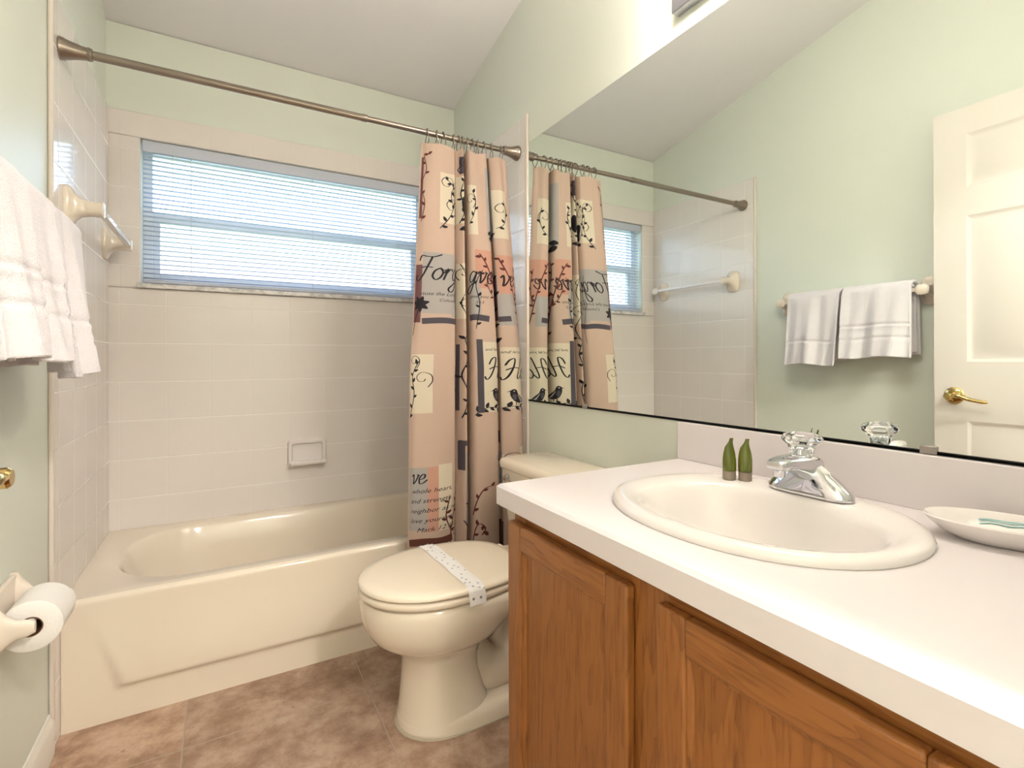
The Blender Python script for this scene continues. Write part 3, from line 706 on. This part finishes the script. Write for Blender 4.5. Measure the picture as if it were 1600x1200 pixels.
flower('A', .03, 1.27, .032); stroke('A', [(.03, 1.26), (.012, 1.21), (.0, 1.15)], .003)
stroke('N', [(.01, 1.44), (.035, 1.36), (.012, 1.28), (.04, 1.2), (.02, 1.14)], .0026); swirl('N', .025, 1.28, .02); swirl('N', .02, 1.4, .02, -1)
vine('B', [(.135, 1.10), (.125, 1.25), (.10, 1.36), (.075, 1.44), (.05, 1.485)], .0045, 'p_rust', 10, .022, 21); vine('B', [(.122, 1.27), (.128, 1.36), (.115, 1.43), (.12, 1.49)], .0035, 'p_rust', 6, .02, 22); vine('B', [(.115, 1.30), (.09, 1.32), (.07, 1.37)], .003, 'p_rust', 4, .018, 27)
vine('C', [(.09, 1.18), (.07, 1.28), (.045, 1.38), (.02, 1.45), (.01, 1.48)], .004, 'p_rust', 8, .02, 23); vine('C', [(.07, 1.28), (.085, 1.37), (.075, 1.45)], .003, 'p_rust', 5, .018, 24)
vine('G', [(.02, 1.12), (.014, 1.22), (.022, 1.32), (.012, 1.42)], .006, 'p_ink', 9, .026, 25)
patch('G', .0, .035, 1.22, 1.40, 'p_mauve', .0009)
swirl('A', .16, 1.30, .028); stroke('A', [(.15, 1.13), (.165, 1.2), (.15, 1.28), (.17, 1.35), (.155, 1.44)], .0024); vine('B', [(.03, 1.18), (.045, 1.28), (.035, 1.36), (.06, 1.42)], .0026, 'p_ink', 5, .018, 61)
# row 3: Hope with birds
patch('A', .0, .075, .86, 1.08, 'p_cream'); vine('A', [(.0, .84), (.022, .93), (.014, 1.0), (.04, 1.06)], .003, n=8, seed=31); swirl('A', .05, .99, .024); swirl('A', .018, 1.055, .02)
vine('A', [(.195, .82), (.185, .92), (.2, 1.0), (.19, 1.1)], .0028, n=4, seed=32)
patch('N', .0, .008, .86, 1.12, 'p_slate'); vine('N', [(.012, .83), (.03, .92), (.012, 1.0), (.032, 1.08), (.02, 1.14), (.045, 1.16)], .003, 'p_ink', 9, .02, 33)
patch('B', .035, .135, .85, 1.13, 'p_cream'); stroke('B', [(.042, .85), (.041, 1.0), (.039, 1.14)], .020, 'p_slate', taper=False)
word('B', 'Ho', .062, .985, .042); small('B', 'and let your', .055, 1.095, .012); bird('B', .105, .895, .058); vine('B', [(.02, .84), (.05, .865), (.085, .868), (.135, .85)], .004, 'p_ink', 8, .024, 34)
patch('C', .0, .09, .86, 1.11, 'p_cream'); word('C', 'Hop', .006, .98, .042); small('C', 'and let your', .0, 1.085, .012); bird('C', .045, .89, .056); vine('C', [(.0, .86), (.04, .868), (.09, .85)], .004, 'p_ink', 5, .022, 35)
stroke('G', [(.02, 1.1), (.01, 1.0), (.022, .92), (.012, .84)], .003)
# row 4: Love
patch('A', .0, .085, .43, .66, 'p_grey'); patch('A', .062, .09, .42, .66, 'p_salmon', .0008); patch('A', .09, .13, .42, .665, 'p_cream', .0007)
word('A', 've', .012, .602, .034)
for i, s in enumerate(('whole heart,', 'and strength', 'neighbor as you', 'love yourself.')): small('A', s, .01 if i else .014, .567-.036*i, .016)
small('A', 'Mark 12:30-31', .034, .425, .0155)
stroke('A', [(.004, .382), (.05, .388), (.095, .382), (.13, .386)], .026, 'p_brown', taper=False)
vine('A', [(.09, .25), (.118, .33), (.125, .42), (.145, .5), (.163, .56)], .004, 'p_rust', 9, .022, 41); vine('A', [(.124, .41), (.108, .47), (.12, .54)], .003, 'p_rust', 4, .02, 42); swirl('A', .148, .40, .018, 1, 'p_rust')
stroke('N', [(.012, .74), (.012, .63)], .014, 'p_slate', taper=False); stroke('N', [(.006, .735), (.045, .735)], .02, 'p_slate', taper=False); patch('N', .022, .05, .42, .70, 'p_grey'); poly('N', [(.014, .44), (.034, .42), (.05, .45), (.048, .39), (.036, .35), (.03, .40)]); flower('N', .04, .50, .02)
patch('N', .0, .03, .2, .27, 'p_cream'); vine('N', [(.01, .18), (.03, .22), (.04, .30)], .003, n=4, seed=44)
vine('B', [(.008, .45), (.025, .51), (.05, .555), (.085, .56)], .004, 'p_rust', 4, .022, 45); vine('B', [(.01, .35), (.02, .40), (.035, .42), (.05, .40), (.04, .375)], .0035, 'p_rust', 4, .02, 46)
patch('B', .12, .135, .47, .68, 'p_cream'); swirl('B', .12, .66, .03)
stroke('G', [(.005, .74), (.03, .74)], .05, 'p_slate', taper=False); patch('G', .0, .035, .45, .68, 'p_grey'); word('G', 'o', .006, .62, .028)
patch('C', .0, .035, .47, .67, 'p_cream'); patch('C', .05, .095, .47, .70, 'p_cream'); swirl('C', .03, .64, .04); vine('C', [(.03, .46), (.05, .54), (.07, .60), (.09, .68)], .0035, n=5, seed=47)
patch('A', .10, .20, .17, .255, 'p_cream'); swirl('A', .14, .22, .024); swirl('A', .18, .225, .024, -1); patch('G', .0, .035, .17, .40, 'p_mauve')
sc = obj('shower_curtain', cb, [MT[n] for n in CM], smooth=True, ang=180, recalc=False)
tag(sc, 'tan printed fabric shower curtain with scripture words, gathered at the right end of the rod', 'shower curtain')

# ---------------------------------------------------------------- toilet
TC = 1.435
tl = thing('toilet', (1.1, TC, 0), 'almond two piece toilet between the vanity and the bathtub', 'toilet')
def egg(front, xm, back, hw, z, N=48, nb=3.2, nf=2.1):
    out = []
    for i in range(N):
        t = 2*PI*i/N; c, s = math.cos(t), math.sin(t); n_ = nb if c > 0 else nf
        a = (back-xm) if c > 0 else (xm-front)
        out.append(Vector((xm+a*math.copysign(abs(c)**(2/n_), c), TC+hw*math.copysign(abs(s)**(2/n_), s), z)))
    return out
bm = NB()
loft(bm, [egg(*a, z) for z, *a in (
    (.012, .846, .98, 1.12, .116), (.03, .850, .98, 1.12, .112), (.08, .856, .97, 1.10, .103), (.15, .862, .96, 1.085, .096), (.20, .862, .96, 1.08, .096), (.225, .850, .96, 1.09, .105),
    (.240, .826, .965, 1.10, .122), (.255, .797, .965, 1.125, .142), (.275, .772, .96, 1.14, .158), (.305, .753, .96, 1.17, .171), (.34, .744, .965, 1.22, .180), (.375, .742, .97, 1.285, .184), (.390, .746, .97, 1.285, .180), (.394, .756, .97, 1.28, .172))])
# foot and trapway
loft(bm, [egg(.848, 1.0, 1.40, .117, .004, nb=4), egg(.848, 1.0, 1.40, .117, .03, nb=4), egg(.86, 1.0, 1.39, .108, .045, nb=4), egg(.9, 1.0, 1.37, .09, .052, nb=4)])
tube(bm, crom([(1.05, TC, .17), (1.12, TC, .10), (1.20, TC, .105), (1.26, TC, .19), (1.31, TC, .28), (1.36, TC, .33)], 8), [.07]*8+[.072]*10+[.07]*10+[.07]*13, 20)
loft(bm, [[Vector((x, TC+sy*hw, z)) for x, sy in ((1.20, -1), (1.44, -1), (1.47, -.8), (1.47, .8), (1.44, 1), (1.20, 1))] for z, hw in ((.26, .08), (.31, .125), (.36, .155), (.385, .16), (.393, .155))])
obj('bowl', bm, MT['almond'], tl, smooth=True, ang=50)
bm = NB(); loft(bm, [egg(.842, 1.0, 1.405, .122, 0.0, nb=4), egg(.842, 1.0, 1.405, .122, .004, nb=4)]); obj('base_caulk', bm, MT['caulk'], tl)
for s in (-1, 1):
    bm = NB(); lathe(bm, (1.235, TC+s*.098, .03), (0, 0, 1), [(0, .016), (.014, .015), (.022, .010), (.025, .002)], 16); obj('bolt_cap', bm, MT['almond'], tl, smooth=True)
bm = NB(); loft(bm, [egg(.745, .97, 1.215, .181, .397, nb=2.8), egg(.738, .97, 1.22, .187, .401, nb=2.8), egg(.738, .97, 1.22, .187, .412, nb=2.8), egg(.744, .97, 1.215, .182, .417, nb=2.8)]); obj('seat', bm, MT['seat'], tl, smooth=True, ang=60)
bm = NB(); loft(bm, [egg(.745, .97, 1.22, .181, .4205, nb=2.8), egg(.738, .97, 1.225, .187, .424, nb=2.8), egg(.738, .97, 1.225, .187, .430, nb=2.8), egg(.745, .97, 1.22, .181, .4365, nb=2.8), egg(.775, .97, 1.2, .158, .440, nb=2.8), egg(.85, .98, 1.13, .09, .4425, nb=2.8)]); obj('lid', bm, MT['seat'], tl, smooth=True, ang=60)
for s in (-1, 1):
    bm = NB(); lathe(bm, (1.228, TC+s*.075-.02, .418), (0, 1, 0), [(0, .008), (.002, .012), (.038, .012), (.04, .008)], 16); box(bm, 1.215, 1.24, TC+s*.075-.018, TC+s*.075+.018, .394, .418); obj('hinge', bm, MT['seat'], tl, smooth=True)
TKF = 1.302
bm = NB(); loft(bm, [rrect(TKF+.03, W-.012, TC-.19, TC+.19, .03, .394), rrect(TKF+.018, W-.010, TC-.205, TC+.205, .03, .42), rrect(TKF+.006, W-.008, TC-.218, TC+.218, .03, .60), rrect(TKF+.004, W-.008, TC-.219, TC+.219, .03, .662)]); obj('tank', bm, MT['almond'], tl, smooth=True, ang=50)
bm = NB(); loft(bm, [rrect(TKF-.004, W-.006, TC-.226, TC+.226, .03, .6625), rrect(TKF-.010, W-.004, TC-.230, TC+.230, .035, .668), rrect(TKF-.010, W-.004, TC-.230, TC+.230, .035, .688), rrect(TKF-.004, W-.006, TC-.225, TC+.225, .035, .697), rrect(TKF+.012, W-.02, TC-.21, TC+.21, .03, .702)]); obj('tank_lid', bm, MT['almond'], tl, smooth=True, ang=60)
bm = NB(); lathe(bm, (TKF+.003, TC+.165, .632), (-1, 0, 0), [(0, .013), (.006, .013), (.009, .009), (.018, .008)], 18); tube(bm, crom([(TKF-.014, TC+.165, .632), (TKF-.018, TC+.13, .630), (TKF-.018, TC+.085, .626)], 6), [.006]*6+[.0065]*6+[.008], 10); obj('flush_lever', bm, MT['chrome'], tl, smooth=True)
# paper strip over the lid
bm = NB(); band = []; N_ = 26
LP = [(0, .4440), (.09, .4439), (.158, .4416), (.180, .4388), (.1885, .4335), (.1905, .428)]
def lidz(d):
    for (a_, z_a), (b_, z_b) in zip(LP, LP[1:]):
        if d <= b_: return z_a+(z_b-z_a)*(d-a_)/(b_-a_)
    return LP[-1][1]
side = [.1905, .1885, .184, .18, .17, .158, .14, .12, .10, .08, .06, .04, .02]
for d in side+[0]+[-q for q in side[::-1]]: band.append((1.004-.03*d, TC+d, lidz(abs(d))))
last = band[-1]; band += [(last[0], TC-.1915, .412), (last[0]+.001, TC-.1925, .392)]
first = band[0]; band = [(first[0], TC+.192, .405), (first[0], TC+.1912, .418)]+band
V = [[bm.verts.new((x+k*.025+.002*math.sin(i*.9), y, z+(.0012 if k == 0 else 0))) for k in (-1, 0, 1)] for i, (x, y, z) in enumerate(band)]
for a, b in zip(V, V[1:]):
    for k in (0, 1): bm.faces.new((a[k], a[k+1], b[k+1], b[k]))
r5 = random.Random(5)
for i in range(30):
    k = 3+int((len(band)-6)*i/30); x, y, z = band[k]; x += r5.uniform(-.02, .02); y += r5.uniform(-.006, .006)
    c_ = [bm.verts.new((x+.0032*math.cos(a), y+.0032*math.sin(a), z+.0022)) for a in [2*PI*q/10 for q in range(10)]]; bm.faces.new(c_).material_index = 1
x, y, z = band[-2]
for dx in (-.012, .010):
    c_ = [bm.verts.new((x+dx+.004*math.cos(a), y-.0022, z+.004*math.sin(a))) for a in [2*PI*q/10 for q in range(10)]]; bm.faces.new(c_).material_index = 1
bo = obj('paper_strip', bm, [MT['band'], MT['dots']], smooth=True, ang=60); tag(bo, 'white dotted paper strip wrapped across the closed toilet lid', 'paper strip')

# ---------------------------------------------------------------- vanity
vn = thing('vanity_cabinet', (1.24, .55, 0), 'oak vanity cabinet with two recessed panel doors under the white counter', 'cabinet')
VX, VY0, VY1, VZ = .968, .066, .966, .7395
bm = NB(); box(bm, VX+.019, W-.002, VY0, VY0+.016, .09, VZ); box(bm, VX+.019, W-.002, VY1-.016, VY1, .0, VZ); box(bm, VX+.019, W-.002, VY0+.016, VY1-.016, .09, .105); box(bm, VX+.07, VX+.085, VY0, VY1-.016, 0, .09); box(bm, W-.008, W-.002, VY0+.016, VY1-.016, .105, VZ-.22)
obj('carcass', bm, MT['oak_v'], vn, bevel=.001)
for a in ((VY0, VY0+.045), (VY1-.045, VY1), (.525, .598)):
    bm = NB(); box(bm, VX, VX+.019, a[0], a[1], .09, VZ); obj('frame_stile', bm, MT['oak_v'], vn, bevel=.001)
bm = NB(); bm.free()
for a in ((VY0+.045, .525, .69, VZ), (.598, VY1-.045, .69, VZ), (VY0+.045, .525, .09, .13), (.598, VY1-.045, .09, .13)):
    bm = NB(); box(bm, VX+.0005, VX+.0185, *a); obj('frame_rail', bm, MT['oak_h'], vn, bevel=.001)
for dy0, dy1 in ((.590, .9645), (.156, .530)):
    x1 = VX-.0008; x0 = VX-.019; z0, z1 = .125, .710; sw = .052
    d_ = thing('door', (VX, dy0, z0), None, None); del_ = d_
    d_.parent = vn; d_.matrix_parent_inverse = Matrix.Translation(-vn.location)
    def stile(bm, a, b, c, e):
        box(bm, x0, x1, a, b, c, e)
    for nm, mm, a in (('stile', 'oak_v', (dy0, dy0+sw, z0, z1)), ('stile', 'oak_v', (dy1-sw, dy1, z0, z1)), ('rail', 'oak_h', (dy0+sw, dy1-sw, z1-sw, z1)), ('rail', 'oak_h', (dy0+sw, dy1-sw, z0, z0+sw))):
        bm = NB(); stile(bm, *a)
        o = obj(nm, bm, MT[mm], None, bevel=.004, seg=3); o.parent = d_; o.matrix_parent_inverse = Matrix.Translation(-Vector((VX, dy0, z0)))
    bm = NB(); a, b, c, e = dy0+sw, dy1-sw, z0+sw, z1-sw
    panel_face(bm, lambda u, v, d: (x0+.005+d, u, v), [a, b], [c, e], {(0, 0)}, [(.0, .0), (.006, .0015), (.0085, .006), (.0085, .0065)])
    o = obj('door_panel', bm, MT['oak_v'], None); o.parent = d_; o.matrix_parent_inverse = Matrix.Translation(-Vector((VX, dy0, z0)))

ct = thing('countertop', (1.23, .55, .7405), 'white laminate countertop with backsplash on the oak vanity', 'countertop')
KX0, KX1, KY0, KY1, KZ0, KZ1 = .9365, W-.001, .062, .993, .7405, .785
SX, SY = 1.232, .578
hole = sup(SX, SY, .195, .238, 2.15, KZ1, 72)
bm = NB(); o0 = outer_ring(hole, KX0+.006, KX1, KY0, KY1-.006)
holeb = [Vector((p.x, p.y, KZ0)) for p in hole]; 
def drop(r, x, y, z, y0): return [Vector((x if abs(p.x-(KX0+.006)) < 1e-6 else p.x, y if abs(p.y-(KY1-.006)) < 1e-6 else p.y, z)) for p in r]
o1 = drop(o0, KX0, KY1, KZ1-.006, 0); o2 = drop(o0, KX0, KY1, KZ0, 0)
loft(bm, [holeb, hole, o0, o1, o2, holeb], (False, False))
obj('worktop', bm, MT['laminate'], ct, smooth=True, ang=25)
bm = NB(); box(bm, W-.0195, W-.0005, KY0, KY1, KZ1, .886); obj('backsplash', bm, MT['laminate'], ct, bevel=.0015)

# sink
sk = thing('sink', (SX, SY, .785), 'white oval drop in sink set into the countertop', 'sink')
bm = NB(); z0 = KZ1+.0004
BX, BY = 1.212, .566
rings = [sup(SX, SY, .218, .258, 2.15, z0, 72), sup(SX, SY, .219, .259, 2.15, z0+.006, 72), sup(SX, SY, .214, .254, 2.15, z0+.0125, 72), sup(SX, SY, .204, .244, 2.15, z0+.0155, 72), sup(SX-.002, SY-.001, .190, .230, 2.2, z0+.0145, 72),
         sup(BX, BY, .160, .212, 2.25, z0+.011, 72, .155), sup(BX, BY, .150, .203, 2.3, z0+.006, 72, .148), sup(BX, BY, .143, .196, 2.3, z0-.006, 72, .143), sup(BX, BY, .132, .183, 2.3, z0-.04, 72, .135), sup(BX, BY, .115, .16, 2.2, z0-.085, 72, .122), sup(BX, BY, .085, .12, 2.1, z0-.12, 72, .095), sup(BX+.01, BY, .04, .055, 2, z0-.138, 72), sup(BX+.015, BY, .022, .022, 2, z0-.142, 72)]
loft(bm, rings, (False, True)); obj('bowl', bm, MT['white_china'], sk, smooth=True, ang=70)
bm = NB(); lathe(bm, (BX+.015, BY, z0-.1415), (0, 0, 1), [(0, .022), (.003, .021), (.0035, .014), (.001, .012)], 24); obj('drain', bm, MT['chrome'], sk, smooth=True)

# faucet
FX, FY, FZ = 1.394, .566, KZ1+.0150
fc = thing('faucet', (FX, FY, FZ), 'chrome centerset faucet with clear acrylic knob at the back of the sink', 'faucet')
bm = NB(); rings = []
for i in range(25):
    v = -1+2*i/24; a = abs(v); y = FY+v*.080
    h = .014+.054*max(0, 1-a/.92)**.9; hw = .026*math.sqrt(max(.04, 1-a**5)); tw = hw*(.75-.15*(1-a)); 
    if a > .96: h *= .6
    rings.append([Vector((FX+x, y, FZ+z)) for x, z in ((-hw, 0), (-hw, .004), (-hw*.95, .008), (-tw, h*.8), (-tw*.6, h), (tw*.6, h), (tw, h*.8), (hw*.95, .008), (hw, .004), (hw, 0))])
loft(bm, rings); obj('body', bm, MT['chrome'], fc, smooth=True, ang=45)
bm = NB(); rings = []
for x, zt_, zb2, hw in ((FX+.022, .068, .02, .018), (FX-.01, .077, .022, .021), (FX-.035, .079, .038, .022), (FX-.065, .079, .049, .021), (FX-.085, .078, .053, .0205), (FX-.102, .075, .055, .019), (FX-.109, .071, .057, .016)):
    c0 = (zt_+zb2)/2; hh = (zt_-zb2)/2; rings.append([Vector((x, FY+p.x, FZ+p.y)) for p in sup(0, c0, hw, hh, 3.2, 0, 24)])
loft(bm, rings); obj('spout', bm, MT['chrome'], fc, smooth=True, ang=50)
bm = NB(); lathe(bm, (FX-.092, FY, FZ+.055), (0, 0, -1), [(0, .0115), (.012, .0115), (.013, .009)], 20); obj('aerator', bm, MT['chrome'], fc, smooth=True)
bm = NB(); lathe(bm, (FX-.020, FY, FZ+.060), (.06, 0, 1), [(0, .022), (.010, .021), (.014, .015), (.020, .014)], 24); obj('handle_base', bm, MT['chrome'], fc, smooth=True)
bm = NB(); n = 64; rings = []; ax = Vector((.06, 0, 1)).normalized(); u_, v_ = frame_of(ax); ko = Vector((FX-.024, FY, FZ+.0735))
for t, r, fl in ((0, .0185, .06), (.012, .020, .07), (.020, .0235, .07), (.025, .029, .05), (.030, .0345, .04), (.035, .0355, .04), (.041, .031, .02), (.0455, .022, 0), (.047, .010, 0)):
    rings.append([ko+ax*t+(u_*math.cos(2*PI*i/n)+v_*math.sin(2*PI*i/n))*r*(1+fl*math.cos(8*2*PI*i/n)) for i in range(n)])
loft(bm, rings); obj('knob', bm, MT['acrylic'], fc, smooth=True, ang=50)
bm = NB(); lathe(bm, ko+ax*.003, ax, [(0, .011), (.018, .010), (.020, .006)], 16); obj('knob_stem', bm, MT['chrome'], fc, smooth=True)

# two little bottles (caps down) at the far rim of the sink
def bottle(x, y, label, turn):
    b_ = thing('toiletry_bottle', (x, y, KZ1+.0128), label, 'bottle', 'green bottles by the sink')
    z = KZ1+.0134; bm = NB(); lathe(bm, (x, y, z), (0, 0, 1), [(0, .0125), (.001, .0135), (.0185, .0138), (.019, .013)], 24); obj('cap', bm, MT['cap'], b_, smooth=True)
    bm = NB(); rings = []
    for t, a, b in ((.0195, .0138, .0138), (.03, .0142, .0138), (.045, .014, .0115), (.058, .0125, .008), (.07, .0095, .0045), (.078, .006, .0022), (.083, .0045, .0010), (.090, .004, .0009)):
        sw_ = .006*max(0, (t-.07)/.02); ca, sa = math.cos(turn), math.sin(turn)
        rings.append([Vector((x+(p.x*ca-p.y*sa), y+(p.x*sa+p.y*ca)-sw_, z+t)) for p in sup(0, 0, a, b, 2, 0, 24)])
    loft(bm, rings); obj('tube', bm, MT['green'], b_, smooth=True, ang=60)
bottle(1.366, .722, 'small green toiletry tube with grey cap by the sink, the one nearer the toilet', -.5)
bottle(1.385, .697, 'small green toiletry tube with grey cap by the sink, the one nearer the faucet', -.9)

# dish with wrapped soap
dx_, dy_ = 1.419, .287
ds = thing('soap_dish', (dx_, dy_, KZ1), 'shallow white oval soap dish on the countertop beside the sink', 'soap dish')
rot = math.radians(20)
def ov(a, b, z):
    out = []
    for p in sup(0, 0, a, b, 2.1, 0, 48): out.append(Vector((dx_+p.x*math.cos(rot)-p.y*math.sin(rot), dy_+p.x*math.sin(rot)+p.y*math.cos(rot), z)))
    return out
z = KZ1+.0005
bm = NB(); loft(bm, [ov(.032, .056, z), ov(.036, .062, z+.002), ov(.046, .078, z+.010), ov(.055, .093, z+.023), ov(.059, .099, z+.030), ov(.0575, .097, z+.032), ov(.054, .093, z+.029), ov(.046, .079, z+.016), ov(.036, .066, z+.009), ov(.01, .02, z+.007)]); obj('dish_bowl', bm, MT['white_china'], ds, smooth=True, ang=60)
bm = NB(); loft(bm, [ov(.026, .040, z+.0145), ov(.030, .044, z+.017), ov(.031, .045, z+.022), ov(.026, .040, z+.0262), ov(.01, .02, z+.0275)])
for s0 in (-.012, .004, .016):
    P = [(s0, -.03), (s0+.006, -.015), (s0-.002, .0), (s0+.005, .018), (s0-.004, .032)]; prev = None
    for a, b in crom(P, 4):
        e = math.hypot(a/.026, b/.04); zz = z+.0292-.003*max(0, e-.3)
        q = [bm.verts.new((dx_+(a+d)*math.cos(rot)-b*math.sin(rot), dy_+(a+d)*math.sin(rot)+b*math.cos(rot), zz)) for d in (-.003, .003)]
        if prev: bm.faces.new((prev[0], prev[1], q[1], q[0])).material_index = 1
        prev = q
so = obj('soap_bar', bm, [MT['soap'], MT['soap_teal']], smooth=True, ang=60); tag(so, 'wrapped soap bar with teal print lying in the white dish', 'soap')

# mirror and light
mr_ = thing('mirror', (W, .95, .892), 'large frameless wall mirror above the vanity counter', 'mirror')
bm = NB(); box(bm, W-.0058, W-.0002, .075, 1.803, .8915, 1.9635); 
bm.faces.ensure_lookup_table()
for f_ in bm.faces: f_.material_index = 0 if f_.calc_center_median().x < W-.0057 else 1
obj('glass', bm, [MT['mirror'], MT['mirror_edge']], mr_)
bm = NB(); box(bm, W-.0072, W-.006, .075, 1.803, .8880, .8935); box(bm, W-.0072, W-.0002, .075, 1.803, .8866, .8912); obj('bottom_channel', bm, MT['mirror_edge'], mr_)
for y in (.421, 1.42):
    bm = NB(); box(bm, W-.011, W-.0072, y-.013, y+.013, .887, .902); obj('mirror_clip', bm, MT['clip'], mr_, bevel=.002)
vl = thing('vanity_light', (W, .67, 2.08), 'grey metal vanity light bar high on the wall over the mirror', 'wall lamp')
bm = NB(); box(bm, W-.030, W-.0005, .36, 1.0, 2.018, 2.165); obj('backplate', bm, MT['grey'], vl, bevel=.003)
for i in range(4):
    y = .435+.155*i
    bm = NB(); lathe(bm, (W-.030, y, 2.112), (-1, 0, 0), [(0, .032), (.004, .032), (.02, .022), (.028, .020)], 20); s_ = obj('lamp_socket', bm, MT['grey'], vl, smooth=True)
    bm = NB(); lathe(bm, (W-.056, y, 2.112), (-1, 0, 0), [(0, .016), (.012, .02)]+[(.062-.05*math.cos(a), .05*math.sin(a)) for a in [.45+(PI-.45)*k/12 for k in range(13)]], 24)
    obj('bulb', bm, MT['bulb'], s_, smooth=True)
hl = thing('hall_fill_light', (1.0, -.75, 2.44), 'added round fill light, unseen, in the hall outside the bathroom door', 'fill light')  # invented fill lamp behind the camera, added to brighten the room
bm = NB(); lathe(bm, (1.0, -.75, 2.44+.01), (0, 0, -1), [(0, .16), (.05, .16)], 32); obj('fill_base', bm, MT['base'], hl, smooth=True)
bm = NB(); lathe(bm, (1.0, -.75, 2.44-.04), (0, 0, -1), [(0, .15), (.03, .14), (.06, .11), (.08, .05), (.084, .001)], 32); obj('fill_diffuser', bm, MT['hall'], hl, smooth=True)
bpy.context.view_layer.update()
